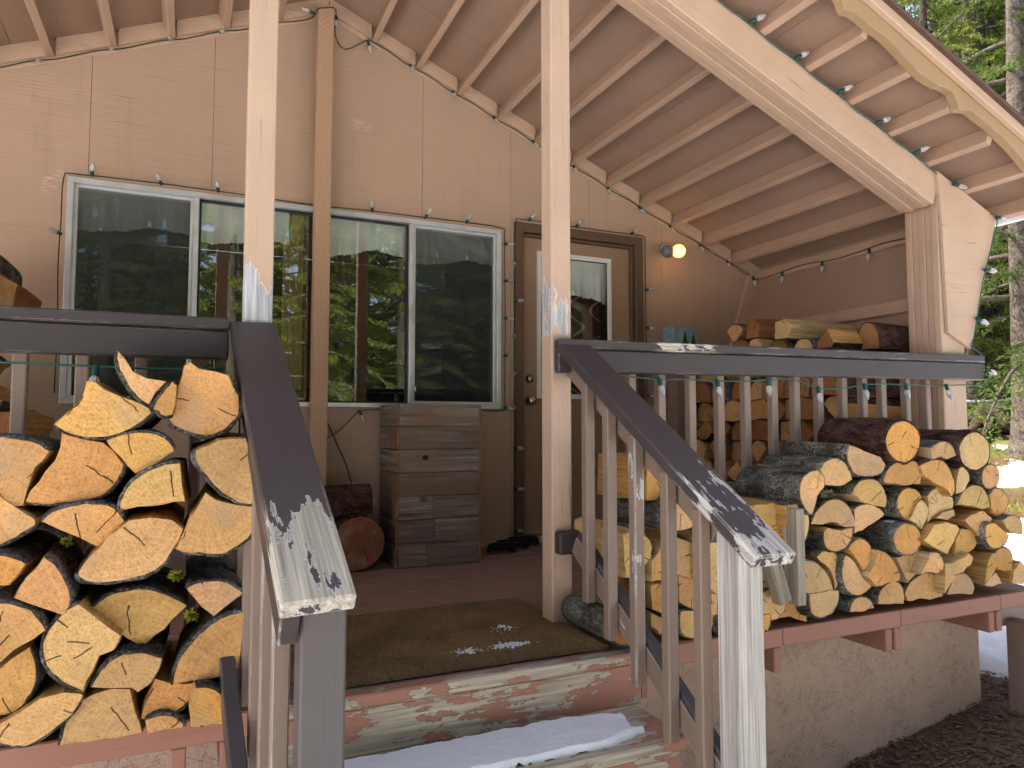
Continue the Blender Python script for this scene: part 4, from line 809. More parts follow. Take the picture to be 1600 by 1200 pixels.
def log(split, bark, y, L, ends, sides, barkm, label, group, rot=0., base=None, rs=None, barkt=None, name='firewood_log'):
    r = rs or rnd
    poly = split + bark; A2 = sum(a[0] * b[1] - b[0] * a[1] for a, b in zip(poly, poly[1:] + poly[:1]))
    if A2 > 0: split, bark = split[::-1], bark[::-1]           # run clockwise in X,Z so faces point to -Y
    cx = sum(p[0] for p in poly) / len(poly); cz = sum(p[1] for p in poly) / len(poly)
    size = max(max(p[0] for p in poly) - min(p[0] for p in poly), max(p[1] for p in poly) - min(p[1] for p in poly))
    px, pz = cx + r.uniform(-.3, .3) * size, cz + r.uniform(-.3, .3) * size
    if len(bark) >= 2:
        fx, fz, fr = circfit(([split[-1]] if split else []) + bark + ([split[0]] if split else []))
        if fr < size * 1.6: px, pz = fx, fz
    if not split: px, pz = cx + r.uniform(-.1, .1) * size, cz + r.uniform(-.1, .1) * size
    # outline with flags
    out = []
    if split:
        for a, b in zip(split, split[1:]):
            n = max(1, int(math.hypot(a[0] - b[0], a[1] - b[1]) / .025)); j = .0042
            for k in range(n):
                t = k / n; q = (a[0] + (b[0] - a[0]) * t, a[1] + (b[1] - a[1]) * t)
                out.append((q[0] + (r.uniform(-j, j) if k else 0), q[1] + (r.uniform(-j, j) if k else 0), 0))
        if bark:
            bp = catmull([split[-1]] + bark + [split[0]], False, 3)
            out += [(p[0], p[1], 1) for p in bp[:-1]]
        else: out.append((split[-1][0], split[-1][1], 0)); 
    else: bp = catmull(bark, True, 2); out = [(p[0], p[1], 1) for p in bp]
    # local frame at the pith
    loc = base if base is not None else (px, y, pz)
    O = [(p[0] - px, p[1] - pz, p[2]) for p in out]; N = len(O)
    lx, lz = cx - px, cz - pz
    tx, tz, tp = r.uniform(-.05, .05), r.uniform(-.03, .03), r.uniform(-.04, .08)
    rows = [0, .012, L * .3, L * .65, L]
    V, F, MI = [], [], []
    for i, yy in enumerate(rows):
        f = yy / L; s = 1 + tp * f - (.006 / size if i == 0 else 0)
        for x, z, b in O:
            j = .0015 if i < 2 else .004
            V.append((lx + (x - lx) * s + tx * yy + r.uniform(-j, j), yy + (r.uniform(-.0012, .0012) if i == 0 else 0), lz + (z - lz) * s + tz * yy + r.uniform(-j, j)))
    for i in range(len(rows) - 1):
        for k in range(N):
            k2 = (k + 1) % N; F.append((i * N + k, (i + 1) * N + k, (i + 1) * N + k2, i * N + k2)); MI.append(1)
    F.append(tuple(range(N))); MI.append(0); F.append(tuple(range((len(rows) - 1) * N + N - 1, (len(rows) - 1) * N - 1, -1))); MI.append(0)
    me = mesh(name, V, F, False, [ends, sides]); me.polygons.foreach_set('material_index', MI)
    bm = bmesh.new(); bm.from_mesh(me); bmesh.ops.recalc_face_normals(bm, faces=bm.faces); bmesh.ops.triangulate(bm, faces=[f for f in bm.faces if len(f.verts) > 4], ngon_method='EAR_CLIP'); bm.to_mesh(me); bm.free()
    mw = Matrix.Translation(loc) @ Matrix.Rotation(rot, 4, 'Z')
    o = link(name, me, None, None, mw); tag(o, label, 'firewood', group)
    if len(bark) >= 2:
        bt = barkt or r.uniform(.006, .012)
        P = [(p[0] - px, p[1] - pz) for p in bp]; n = len(P); closed = not split; ny = 12
        nor = []
        for k in range(n):
            a = P[(k - 1) % n] if (closed or k > 0) else P[k]; b = P[(k + 1) % n] if (closed or k < n - 1) else P[k]
            dx, dz = b[0] - a[0], b[1] - a[1]; l = math.hypot(dx, dz) or 1; nx_, nz_ = -dz / l, dx / l
            nor.append((nx_, nz_))
        V, F = [], []; sd = r.random() * 50
        for i in range(ny + 1):
            yy = .002 + (L - .004) * i / ny; f = yy / L; s = 1 + tp * f
            for k in range(n):
                e = 1. if closed else min(1., .25 + min(k, n - 1 - k) * .5)
                x, z = lx + (P[k][0] - lx) * s + tx * yy, lz + (P[k][1] - lz) * s + tz * yy
                nn = noise.noise(Vector((x * 28 + sd, yy * 9, z * 28))) * .6 + noise.noise(Vector((x * 70 + sd, yy * 30, z * 70))) * .5
                tt = max(.0018, bt * e * (1 + .75 * nn))
                if i == 0: tt *= .55 + .5 * abs(noise.noise(Vector((x * 40, sd, z * 40))))
                V.append((x + nor[k][0] * tt, yy, z + nor[k][1] * tt))
        for i in (0, ny):
            yy = .002 + (L - .004) * i / ny; s = 1 + tp * yy / L
            for k in range(n): V.append((lx + (P[k][0] - lx) * s * .985 + tx * yy, yy, lz + (P[k][1] - lz) * s * .985 + tz * yy))
        base_i = (ny + 1) * n; kk = range(n) if closed else range(n - 1)
        for i in range(ny):
            for k in kk: F.append((i * n + k, (i + 1) * n + k, (i + 1) * n + (k + 1) % n, i * n + (k + 1) % n))
        for k in kk:
            F.append((k, (k + 1) % n, base_i + (k + 1) % n, base_i + k)); F.append((ny * n + k, base_i + n + k, base_i + n + (k + 1) % n, ny * n + (k + 1) % n))
        bmh = mesh('bark', V, F, True, [barkm])
        bk = bpy.data.objects.new('bark', bmh); col.objects.link(bk); bk.parent = o
    return o
GA = 'firewood stacked outside the window railing'; GB = 'firewood stacked along the deck edge'; GC = 'firewood stacked inside the porch'
def describe(s_, b_, place, near, far, zr):
    """size, shape, how the bark lies and which row: what tells a log from its neighbours"""
    P = s_ + b_; w = max(p[0] for p in P) - min(p[0] for p in P); h = max(p[1] for p in P) - min(p[1] for p in P); ar = w * h; zm = min(p[1] for p in P)
    size = 'small' if ar < .011 else ('large' if ar > .024 else 'medium')
    row = 'bottom row' if zm < .045 else ('upper rows' if zm > zr else 'middle rows')
    if not s_: kind = 'round log'
    elif len(b_) < 2: kind = 'barkless split billet' if w > h * .9 else 'barkless upright billet'
    else:
        cx, cz = sum(p[0] for p in P) / len(P), sum(p[1] for p in P) / len(P); bx_, bz_ = sum(p[0] for p in b_) / len(b_) - cx, sum(p[1] for p in b_) / len(b_) - cz
        if abs(bz_) > abs(bx_): kind = 'split log, bark uppermost' if bz_ > 0 else 'split log, bark underneath'
        else: kind = 'log, bark toward ' + (far if bx_ > 0 else near)
    return '%s %s, %s of the %s' % (size, kind, row, place)
uniq = {1: 'curved horn shaped firewood splinter standing on the stack below the window railing', 3: 'thick square topped firewood block topping the stack beside the peeling handrail',
        0: 'wide half log with pointed top, crowning the stack below the window railing', 2: 'small splintered stub wedged between the horn shaped piece and the square block',
        15: 'broad wedge shaped firewood log hanging point down above a yellow lichen tuft', 24: 'smallest half round firewood piece lying on the salmon deck edge below the window railing'}
LA = 'split firewood log in the stack below the window railing, far from the stairs'
for i, (y, s, b) in enumerate(STACK_A):
    log(s, b, y, .36, 'end', 'split', 'barkdark', uniq.get(i) or describe(s, b, 'stack below the window railing', 'the stack end', 'the stairs', .55), GA, barkt=rnd.uniform(.006, .010))
# logs further along the same stack, past the picture's edge, and the row behind
for (x, z, w) in ((-.62, .1, .2), (-.72, .27, .2), (-.66, .47, .22), (-.74, .65, .2)):
    log([(x - w / 2, z), (x, z + .14), (x + w / 2, z + .02)], [(x + .06, z - .07), (x - .05, z - .07)], 2.05, .36, 'end', 'split', 'barkdark', LA, GA, barkt=.012)
ub = {0: 'large round log in furrowed red brown bark, topping the middle of the deck edge stack', 1: 'large round log in dark red bark, topping the deck edge stack beside the corner post',
      2: 'half round log under the large red barked log, with a straight split top', 3: 'kidney shaped log with grey mossy bark at the stack end by the grey stop board',
      20: 'mid stack round log with a dab of snow on its bark', 52: 'gnarled grey round log lying behind the stair balusters at the deck corner',
      53: 'big split block showing its long grain behind the stair balusters', 24: 'grey faced split billet jutting out near the stack top', 28: 'square split billet showing a long brown side, low in the deck edge stack'}
for i, (y, s, b) in enumerate(STACK_B):
    red = i in (0, 1, 6, 9); round_ = not s
    lab = ub.get(i) or describe(s, b, 'deck edge stack' if i < 46 else 'stack behind the stair balusters', 'the stairs', 'the corner post', .38)
    em = 'endpale' if rnd.random() < .62 else 'end'
    if i == 52: em = 'enddull'
    log(s, b, y, .335, em, 'splitpale' if rnd.random() < .4 else 'split', 'barkred' if red else 'barkgrey', lab, GB, barkt=.012 if red else rnd.uniform(.004, .007))
def wedge(c, w, h, kind, r):
    x, z = c
    if kind == 0:   # half round, flat below
        return [(x + w / 2, z - h / 2), (x, z - h / 2 + r.uniform(-.01, .01)), (x - w / 2, z - h / 2)], [(x - w * .48, z), (x - w * .28, z + h * .4), (x, z + h / 2), (x + w * .3, z + h * .38), (x + w * .48, z)]
    if kind == 1:   # quarter, point down
        return [(x + w / 2, z + h * .15), (x + r.uniform(-.02, .02), z - h / 2), (x - w / 2, z + h * .15)], [(x - w * .3, z + h * .4), (x, z + h / 2), (x + w * .3, z + h * .4)]
    if kind == 2: return [], [(x + w / 2 * math.cos(a * .5236) * r.uniform(.94, 1.04), z + h / 2 * math.sin(a * .5236) * r.uniform(.94, 1.04)) for a in range(12)]
    if kind == 3:   # quarter, point up
        return [(x - w / 2, z - h * .15), (x + r.uniform(-.03, .03), z + h / 2), (x + w / 2, z - h * .15)], [(x + w * .3, z - h * .4), (x, z - h / 2), (x - w * .3, z - h * .4)]
    return [(x - w / 2, z - h / 2), (x - w * .45, z + h * .4), (x + w * .1, z + h / 2), (x + w / 2, z + h * .2), (x + w * .42, z - h / 2)], []
bench = thing('wood_rack', (3.45, 3.4, 0), 'low brown rack under the firewood inside the porch by the slanted end wall', 'rack')
bar('face_board', 3.07, 3.095, 2.60, 4.24, .02, .43, 'baluster', bench, 'y')
for k in range(4): bar('slat', 3.10, 3.78, 2.62 + k * .42, 2.72 + k * .42, .40, .435, 'baluster', bench)
for k in range(3): bar('runner', 3.10, 3.78, 2.66 + k * .7, 2.70 + k * .7, .002, .398, 'baluster', bench)
r2 = random.Random(5); z = .44; row = 0
while z < 1.12:
    h = r2.uniform(.118, .128); y = 2.66 + r2.uniform(0, .04)
    while y < 4.14:
        w = r2.uniform(.13, .21); kind = r2.choice([0, 1, 0, 2, 3, 4, 1])
        c = (-(y + w / 2), z + h / 2)
        s, b = wedge((0, c[1]), w * 1.0, h * 1.04, kind, r2)
        xf = 3.09 + r2.uniform(-.03, .06)
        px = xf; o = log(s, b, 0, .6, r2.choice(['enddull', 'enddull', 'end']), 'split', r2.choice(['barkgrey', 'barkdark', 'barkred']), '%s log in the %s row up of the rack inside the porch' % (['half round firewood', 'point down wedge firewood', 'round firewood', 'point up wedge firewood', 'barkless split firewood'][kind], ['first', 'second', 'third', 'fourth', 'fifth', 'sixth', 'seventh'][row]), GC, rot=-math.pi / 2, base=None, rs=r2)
        oc_ = o.matrix_basis.translation.copy(); o.matrix_basis = Matrix.Translation((xf, y + w / 2 - oc_.x * 1.0, oc_.z)) @ Matrix.Rotation(-math.pi / 2, 4, 'Z')
        y += w + .004
    z += h + .002; row += 1
ztop = z
def toplog(y, w, h, z, kind, L, xf, em, sm, bk, lab, tilt=0):
    s, b = wedge((0, z + h / 2), w, h, kind, r2)
    o = log(s, b, 0, L, em, sm, bk, lab, GC, rs=r2); t_ = o.matrix_basis.translation.copy()
    o.matrix_basis = Matrix.Translation((xf, y - t_.x, t_.z)) @ Matrix.Rotation(-math.pi / 2 + tilt, 4, 'Z')
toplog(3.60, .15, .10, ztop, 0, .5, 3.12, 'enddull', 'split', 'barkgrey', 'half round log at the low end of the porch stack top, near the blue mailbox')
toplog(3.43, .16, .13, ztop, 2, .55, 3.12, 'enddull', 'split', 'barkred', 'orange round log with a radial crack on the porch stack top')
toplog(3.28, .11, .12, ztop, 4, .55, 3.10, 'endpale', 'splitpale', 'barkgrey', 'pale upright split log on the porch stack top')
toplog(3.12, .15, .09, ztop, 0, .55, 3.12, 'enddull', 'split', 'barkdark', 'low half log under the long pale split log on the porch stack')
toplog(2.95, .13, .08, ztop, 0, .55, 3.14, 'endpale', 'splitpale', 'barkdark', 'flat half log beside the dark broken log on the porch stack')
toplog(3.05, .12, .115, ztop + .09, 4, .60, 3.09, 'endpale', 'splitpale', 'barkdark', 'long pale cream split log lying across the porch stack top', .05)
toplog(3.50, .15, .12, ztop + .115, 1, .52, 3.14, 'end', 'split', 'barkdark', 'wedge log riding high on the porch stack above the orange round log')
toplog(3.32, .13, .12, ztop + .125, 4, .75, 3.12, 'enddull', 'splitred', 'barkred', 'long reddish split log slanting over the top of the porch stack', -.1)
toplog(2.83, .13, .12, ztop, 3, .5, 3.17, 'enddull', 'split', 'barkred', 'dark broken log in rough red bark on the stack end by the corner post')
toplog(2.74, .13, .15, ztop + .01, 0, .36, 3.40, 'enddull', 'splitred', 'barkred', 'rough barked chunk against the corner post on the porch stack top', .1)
# stack inside under the window, seen past the railing
r3 = random.Random(9)
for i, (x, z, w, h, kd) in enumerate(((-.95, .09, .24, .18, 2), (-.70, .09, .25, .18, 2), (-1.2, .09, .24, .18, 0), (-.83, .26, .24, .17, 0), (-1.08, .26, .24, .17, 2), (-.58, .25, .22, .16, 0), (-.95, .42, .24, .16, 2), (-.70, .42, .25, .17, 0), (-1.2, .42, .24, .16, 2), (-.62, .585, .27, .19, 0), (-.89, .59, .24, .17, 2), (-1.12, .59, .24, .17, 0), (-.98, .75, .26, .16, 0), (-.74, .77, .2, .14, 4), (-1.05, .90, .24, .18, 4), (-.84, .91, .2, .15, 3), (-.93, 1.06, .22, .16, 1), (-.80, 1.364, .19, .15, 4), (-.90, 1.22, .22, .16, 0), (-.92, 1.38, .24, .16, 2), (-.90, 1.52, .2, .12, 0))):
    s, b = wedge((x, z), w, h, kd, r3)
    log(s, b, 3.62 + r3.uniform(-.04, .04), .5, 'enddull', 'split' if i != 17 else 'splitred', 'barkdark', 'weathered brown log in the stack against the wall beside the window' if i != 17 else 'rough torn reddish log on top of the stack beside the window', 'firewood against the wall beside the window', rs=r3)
# two logs on the deck by the crate
s, b = wedge((.83, .148), .29, .288, 2, r3)
log(s, b, 3.84, .34, 'endred', 'split', 'barkred', 'thick round log with dark reddish cut end standing beside the barn board crate', None, rs=r3, barkt=.004)
o = log(*wedge((0, .36), .16, .145, 0, r3), 0, .30, 'enddull', 'split', 'barkred', 'short half log lying on top of the thick round log by the crate', None, rs=r3)
t_ = o.matrix_basis.translation.copy(); o.matrix_basis = Matrix.Translation((.62, 4.0 - t_.x, t_.z + .012)) @ Matrix.Rotation(-math.pi / 2, 4, 'Z')
st = board('stop_board', (2.118, 2.06, .10), (2.118, 2.06, .462), .042, .075, 'greyold', None, (0, -1, 0), .004); tag(st, 'weathered grey upright stop board holding the deck edge firewood stack', 'board')
st = board('stop_block', (2.045, 2.05, .115), (1.99, 2.06, .30), .06, .05, 'greyold', None, (0, -1, 0), .006); tag(st, 'short dark grey tilted wood block between newel and stop board', 'block')
# lichen tufts and dabs of snow
def tuft(c, r, mat, lab, n=90):
    v, f = [], []
    for i in range(n):
        d = Vector((rnd.gauss(0, 1), rnd.gauss(0, 1) - .6, rnd.gauss(0, .8))).normalized(); l = r * rnd.uniform(.5, 1); p = Vector(c) + d * r * .15; u = d.cross(Vector((rnd.random(), rnd.random(), rnd.random()))).normalized() * .0016
        e = p + d * l + Vector((0, 0, -.2 * l)); b = len(v); v += [p - u, p + u, (p + e) / 2 + u * 1.3 + d.cross(u) * 3, e, (p + e) / 2 - u]; f += [(b, b + 1, b + 2, b + 4), (b + 4, b + 2, b + 3)]
    tag(link('lichen_tuft', mesh('lichen_tuft', v, f), None, mat), lab, 'lichen')
tuft((0.012, 2.09, 0.277), .024, 'lichen', 'bright yellow green lichen tuft beside the point down wedge log')
tuft((-0.029, 2.12, 0.379), .024, 'lichen', 'olive lichen tuft on a twig between two dark barked logs')
tuft((-0.279, 2.1, 0.489), .018, 'lichen', 'small olive lichen tuft at the foot of a wide split log')
tuft((2.369, 2.12, 0.499), .035, 'lichengrey', 'pale green lichen hanging between the mossy kidney shaped log and its neighbour', 160)
def snowblob(name, c, rx, ry, h, lab, n=22, sharp=2.5, rag=.25, sd=0.):
    v, f = [], []
    for i in range(n + 1):
        for j in range(n + 1):
            a, b = i / n * 2 - 1, j / n * 2 - 1; x, y = c[0] + a * rx, c[1] + b * ry
            e = max(0, 1 - (abs(a) ** sharp + abs(b) ** sharp) * (1 + rag * noise.noise(Vector((a * 3 + sd, b * 3, sd))) + .8 * rag * noise.noise(Vector((x * 40 + sd, y * 40, sd)))))
            v.append((x, y, c[2] - .003 + h * min(1, e * 3) ** .6 * (1 + .25 * noise.noise(Vector((x * 14, y * 14, sd))) + .12 * noise.noise(Vector((x * 45, y * 45, sd)))) if e > 0 else c[2] - .004))
    for i in range(n):
        for j in range(n): q = (i * (n + 1) + j, (i + 1) * (n + 1) + j, (i + 1) * (n + 1) + j + 1, i * (n + 1) + j + 1); (f.append(q) if max(v[k][2] for k in q) > c[2] else None)
    o = link(name, mesh(name, v, f, True), None, 'snow'); tag(o, lab, 'snow'); return o
snowblob('snow_slab', (.76, 1.96, -.178), .55, .104, .024, 'slab of packed white snow with a footprint edge on the top porch step', 90, 5, .35, 3.)
snowblob('snow_slab', (.80, 1.67, -.368), .57, .11, .03, 'packed white snow on the second porch step', 60, 5, .35, 5.)
def crumbs(c, rx, ry, n, lab, sd):
    rr1 = random.Random(sd); v, f = [], []
    for i in range(n):
        x, y = c[0] + rr1.gauss(0, .5) * rx, c[1] + rr1.gauss(0, .5) * ry + (rr1.random() - .5) * .006; q = rr1.uniform(.0015, .0075) * (1.2 - min(1, abs(x - c[0]) / rx))
        if q <= .001: continue
        b0 = len(v)
        for k in range(6): a = k * 1.047; v.append((x + q * math.cos(a) * rr1.uniform(.7, 1.3), y + q * math.sin(a) * rr1.uniform(.7, 1.3), .0225))
        for k in range(3): a = k * 2.09; v.append((x + q * .5 * math.cos(a), y + q * .5 * math.sin(a), .0235 + q * .7))
        f += [(b0 + 2 * k, b0 + 2 * k + 1, b0 + 6 + k) for k in range(3)] + [(b0 + 2 * k + 1, b0 + (2 * k + 2) % 6, b0 + 6 + (k + 1) % 3, b0 + 6 + k) for k in range(3)] + [(b0 + 6, b0 + 7, b0 + 8)]
    tag(link('snow_crumbs', mesh('snow_crumbs', v, f, True), None, 'snow'), lab, 'snow')
crumbs((1.02, 2.27), .13, .026, 170, 'thin streak of snow crumbs near the front edge of the coir mat', 1)
crumbs((.86, 2.27), .06, .03, 110, 'small cluster of snow crumbs at the middle of the coir mat', 2)
crumbs((1.09, 2.47), .07, .04, 40, 'faint snow crumbs toward the back of the coir mat', 3)
snowblob('snow_dab', (2.763, 2.14, 0.364), .03, .03, .012, 'small dab of snow on a mid stack round log', 16, 2, .8, 4.)

# ------------------------------------------------------------------ things on the porch
mat_ = thing('door_mat', (.85, 2.5, 0), 'thick brown coir door mat at the top of the steps', 'mat')
bm = bmesh.new(); bmesh.ops.create_grid(bm, x_segments=90, y_segments=70, size=.5)
for v in bm.verts:
    x, y = v.co.x, v.co.y; e = min(1, min(.5 - abs(x), .5 - abs(y)) * 30)
    v.co = (.84 + x * 1.02 + (y + .5) * .0, 2.53 + y * .76, .006 + .018 * math.sqrt(max(e, 0)) + .003 * noise.noise(Vector((x * 60, y * 45, 0))) + .004 * noise.noise(Vector((x * 8, y * 6, 3))))
me = bpy.data.meshes.new('pad'); bm.to_mesh(me); bm.free(); link('pad', me, mat_, 'coir')
v, f = [], []
for i in range(9000):
    edge = rnd.random() < .35
    x, y = (rnd.uniform(.335, 1.345), rnd.uniform(2.152, 2.17)) if edge else (rnd.uniform(.34, 1.34), rnd.uniform(2.16, 2.9))
    if rnd.random() < .06: x = rnd.uniform(1.34, 1.352)
    z = rnd.uniform(.008, .022) if edge else .022; d = Vector((rnd.gauss(0, .5), rnd.gauss(-.9 if edge else 0, .5), rnd.uniform(.1, .8) * (.3 if edge else 1))).normalized() * rnd.uniform(.006, .014); u = Vector((rnd.uniform(-1, 1), rnd.uniform(-1, 1), 0)).normalized() * .0011
    b = len(v); p = Vector((x, y, z)); v += [p - u, p + u, p + d]; f.append((b, b + 1, b + 2))
fo = link('fibres', mesh('fibres', v, f), mat_, 'coir'); fo['kind'] = 'stuff'
crate = thing('barn_board_crate', (1.29, 4.03, 0), 'tall crate of grey reclaimed barn boards standing below the window', 'crate')
hh = .91 / 7
fronts = [[1.04, 1.535], [1.04, 1.535], [1.04, 1.27, 1.535], [1.04, 1.26, 1.535], [1.04, 1.535], [1.04, 1.535], [1.04, 1.535]]
fronts = [[1.05, 1.21, 1.525], [1.05, 1.26, 1.525], [1.05, 1.25, 1.525], [1.05, 1.525], [1.05, 1.525], [1.05, 1.525], [1.05, 1.525]]
for k, c in enumerate(fronts):
    z0, z1 = k * hh + .002, (k + 1) * hh - .001
    for a, b in zip(c, c[1:]): bar('board', a + .0008, b - .0008, 3.845 + rnd.uniform(-.001, .001), 3.866, z0, z1, 'crate', crate, 'x', .0008)
    for xx in (1.036, 1.526): bar('board', xx, xx + .0135, 3.848 + rnd.uniform(-.004, .004), 4.23, z0, z1 - rnd.uniform(0, .004), 'crate', crate, 'y', .002)
    for xx in (1.0365, 1.5265): bar('board_end', xx, xx + .0125, 3.8445, 3.8475, z0 + .02, z1 - .02, 'crateedge', crate, 'z', .001)
    bar('board', 1.05, 1.525, 4.21, 4.229, z0, z1, 'crate', crate, 'x', .002)
bar('bottom', 1.051, 1.524, 3.867, 4.209, .01, .03, 'crate', crate)
# knot hole
kh = lathe_mesh([(.022, 0), (.019, .002), (.002, .0022)], 14, 'knot', 'dim'); link('knot_hole', kh, crate, None, Matrix.Translation((1.20, 3.8425, .605)) @ Matrix.Rotation(math.pi / 2, 4, 'X') @ Matrix.Diagonal((.8, .62, 1, 1)))
rack = thing('boot_rack', (1.85, 4.12, 0), 'low black plastic boot rack on the deck beside the door', 'rack')
for x0, x1, y in ((1.65, 1.84, 4.02), (1.74, 1.97, 4.11), (1.86, 2.09, 4.20)):
    prism('rack_side', [(x0, .012), (x0 + .01, .055), (x0 + .03, .07), (x1 - .03, .07), (x1, .052), (x1 + .005, .005), (x1 - .03, .004), (x1 - .045, .02), (x0 + .04, .02)], y, y + .022, 'black', rack, .003)
for x0, y0, x1, y1 in ((1.70, 4.03, 1.92, 4.21), (1.80, 4.03, 2.03, 4.21)): tube('rack_rod', [(x0, y0, .045), (x1, y1, .045)], .009, 'black', rack)
tag(tube('plastic_pipe', [(.93, 4.10, .055), (1.03, 4.10, .055)], .024, 'pipe', None, 12), 'short pale plastic pipe on the deck between round log and crate', 'pipe')
ol = thing('wall_outlet', (.88, 4.29, .4), 'grey covered outlet box low on the wall beside the ridge post', 'outlet')
bar('cover_plate', .845, .918, 4.283, 4.2985, .345, .45, 'outlet', ol, 'z', .003); bar('cover_flap', .856, .907, 4.268, 4.2825, .40, .44, 'outlet', ol, 'x', .003); bar('cover_flap', .856, .907, 4.268, 4.2825, .352, .392, 'outlet', ol, 'x', .003)
tag(tube('power_cord', [(.88, 4.265, .37), (.87, 4.255, .45), (.83, 4.26, .58), (.79, 4.25, .66), (.735, 4.24, .78), (.712, 4.262, .82)], .004, 'wire', None, 6, 4), 'thin green power cord rising from the wall outlet to the ridge post', 'cord')
mb = thing('mailbox', (3.05, 3.95, 1.3), 'pale blue mailbox painted with two dark green pines, standing on the rack end', 'mailbox')
arch = [(-.07, -.055), (.07, -.055), (.07, .03), (.055, .058), (.03, .07), (-.03, .07), (-.055, .058), (-.07, .03)]
mbo = (2.985, 3.90, 1.385)
V = [(mbo[0] + x, mbo[1] + p[0], mbo[2] + p[1]) for x in (-.055, .135) for p in arch]; n = len(arch)
Fm = [tuple(range(n)), tuple(range(2 * n - 1, n - 1, -1))] + [(k, n + k, n + (k + 1) % n, (k + 1) % n) for k in range(n)]
link('box', mesh('box', V, Fm), mb, 'blue')
Vr = [(mbo[0] + x, mbo[1] + p[0] * 1.06, mbo[2] + p[1] * 1.06) for x in (-.063, -.053) for p in arch]; link('door_flap', mesh('door_flap', Vr, Fm), mb, 'blue')
for xx, hgt in ((.02, .085), (.09, .07)):
    yb = mbo[1] - .0715; zb = mbo[2] - .05
    for k in range(4):
        w = .028 * (1 - k * .2); z0 = zb + hgt * k * .22; xc = mbo[0] + xx
        link('painted_pine', mesh('painted_pine', [(xc - w, yb, z0), (xc + w, yb, z0), (xc, yb, z0 + hgt * .4), (xc, yb - .0015 - .0003 * k, z0 + hgt * .15)], [(0, 1, 3), (1, 2, 3), (2, 0, 3)]), mb, 'pinepaint')
bar('stand', mbo[0] - .04, mbo[0] + .13, mbo[1] - .05, mbo[1] + .05, .436, mbo[2] - .056, 'baluster', mb, 'z')
# flood light with two bulbs, one lit
fl = thing('flood_light', (3.28, 4.28, 2.1), 'wall lamp with one lit warm globe and one unlit grey bulb', 'lamp')
lb = (3.19, 4.10, 2.045)
link('base_plate', lathe_mesh([(.05, 0), (.05, .012), (.03, .022)], 16, 'base', 'outlet'), fl, None, aim((3.20, 4.298, 2.11), (0, -1, 0)))
link('lamp_socket', lathe_mesh([(.02, 0), (.022, .03), (.03, .05), (.03, .09), (.024, .095)], 14, 'sock', 'outlet'), fl, None, aim((3.20, 4.28, 2.11), (-.25, -.75, -.35)))
link('lamp_socket', lathe_mesh([(.018, 0), (.02, .04), (.024, .07), (.024, .10)], 14, 'sock', 'outlet'), fl, None, aim((3.22, 4.28, 2.105), (-.15, -.85, -.3)))
globe = [(.016, 0)] + [(.048 * math.sin(a), .055 - .048 * math.cos(a)) for a in [.45 + k * .26 for k in range(11)]]
lit = NT('lit_warm_bulb'); lit.b.inputs['Emission Color'].default_value = (1, .46, .06, 1); lit.b.inputs['Emission Strength'].default_value = 3.0; M['lit'] = lit.done((.9, .7, .4), .3)
link('bulb', lathe_mesh(globe, 18, 'globe', 'lit'), fl, None, aim((3.205, 4.185, 2.075), (-.1, -.88, -.3)))
M['unlit'] = flat('smoky_bulb_glass', (.16, .155, .15), .15, .6)
link('bulb', lathe_mesh(globe, 18, 'globe2', 'unlit'), fl, None, aim((3.165, 4.20, 2.078), (-.5, -.45, -.3)))

# ------------------------------------------------------------------ string lights
SOCK = lathe_mesh([(.0075, -.006), (.0095, .0), (.0095, .02), (.0085, .028)], 10, 'socket', 'socket')
BULB = lathe_mesh([(.0075, .0), (.0105, .005), (.0138, .013), (.0142, .02), (.0118, .032), (.0078, .043), (.003, .05), (.0008, .0515)], 12, 'bulb', 'bulb')
def string(label, pts, bulbs, wire='wire', r=.0033, sm=3):
    t = thing('light_string', pts[0], label, 'string lights')
    tube('wire', pts, r, wire, t, 5, sm)
    for p, d in bulbs:
        d = Vector(d).normalized() + Vector((rnd.uniform(-.12, .12), rnd.uniform(-.12, .12), rnd.uniform(-.1, .1))); d.normalize()
        mw = aim(p, d); b = link('bulb', BULB, t, None, mw @ Matrix.Translation((0, 0, .026)))
        s = bpy.data.objects.new('socket', SOCK); col.objects.link(s); s.parent = b; s.matrix_basis = Matrix.Translation((0, 0, -.026))
def along(x0, x1, y, zf, st): 
    n = max(2, int(abs(x1 - x0) / st)); return [(x0 + (x1 - x0) * i / n, y, zf(x0 + (x1 - x0) * i / n) + (.006 * math.sin(i * 2.1))) for i in range(n + 1)]
yl = YW - .034
w1 = along(-1.5, .60, yl, lambda x: zp(x) - .022, .1) + [(.61, 4.15, zp(.6) - .03), (.665, 4.155, zp(.66) - .03), (.72, 4.15, zp(.72) - .04), (.735, yl - .01, zp(.73) - .13), (.80, yl, zp(.8) - .175), (.93, yl, zp(.93) - .035)]
w1 += along(.96, 4.02, yl, lambda x: zp(x) - .022, .1)
w1 += [(sx(1.95) - .06, YW - .06, 1.94)] + [(sx(1.93) - .045, y, 1.945 - .012 * math.sin((YW - y) * 9)) for y in (4.1, 3.9, 3.7, 3.5, 3.3, 3.1, 2.9, 2.7)]
b1 = [((x, yl - .004, zp(x) - .024), (rnd.uniform(-.2, .2), -.9, -.25)) for x in (-1.04, -.775, -.445, -.16, .09)] + [((.60, 4.2, zp(.6) - .03), (-.9, -.1, .15)), ((.73, 4.2, zp(.73) - .05), (.1, -.2, -1)), ((.94, yl, zp(.94) - .04), (.15, -.2, -1))]
b1 += [((x, yl - .003, zp(x) - .024), (rnd.uniform(-.1, .3), -.55, -.7)) for x in (1.21, 1.50, 1.79, 2.08, 2.40, 2.68, 2.95, 3.22, 3.50, 3.76)]
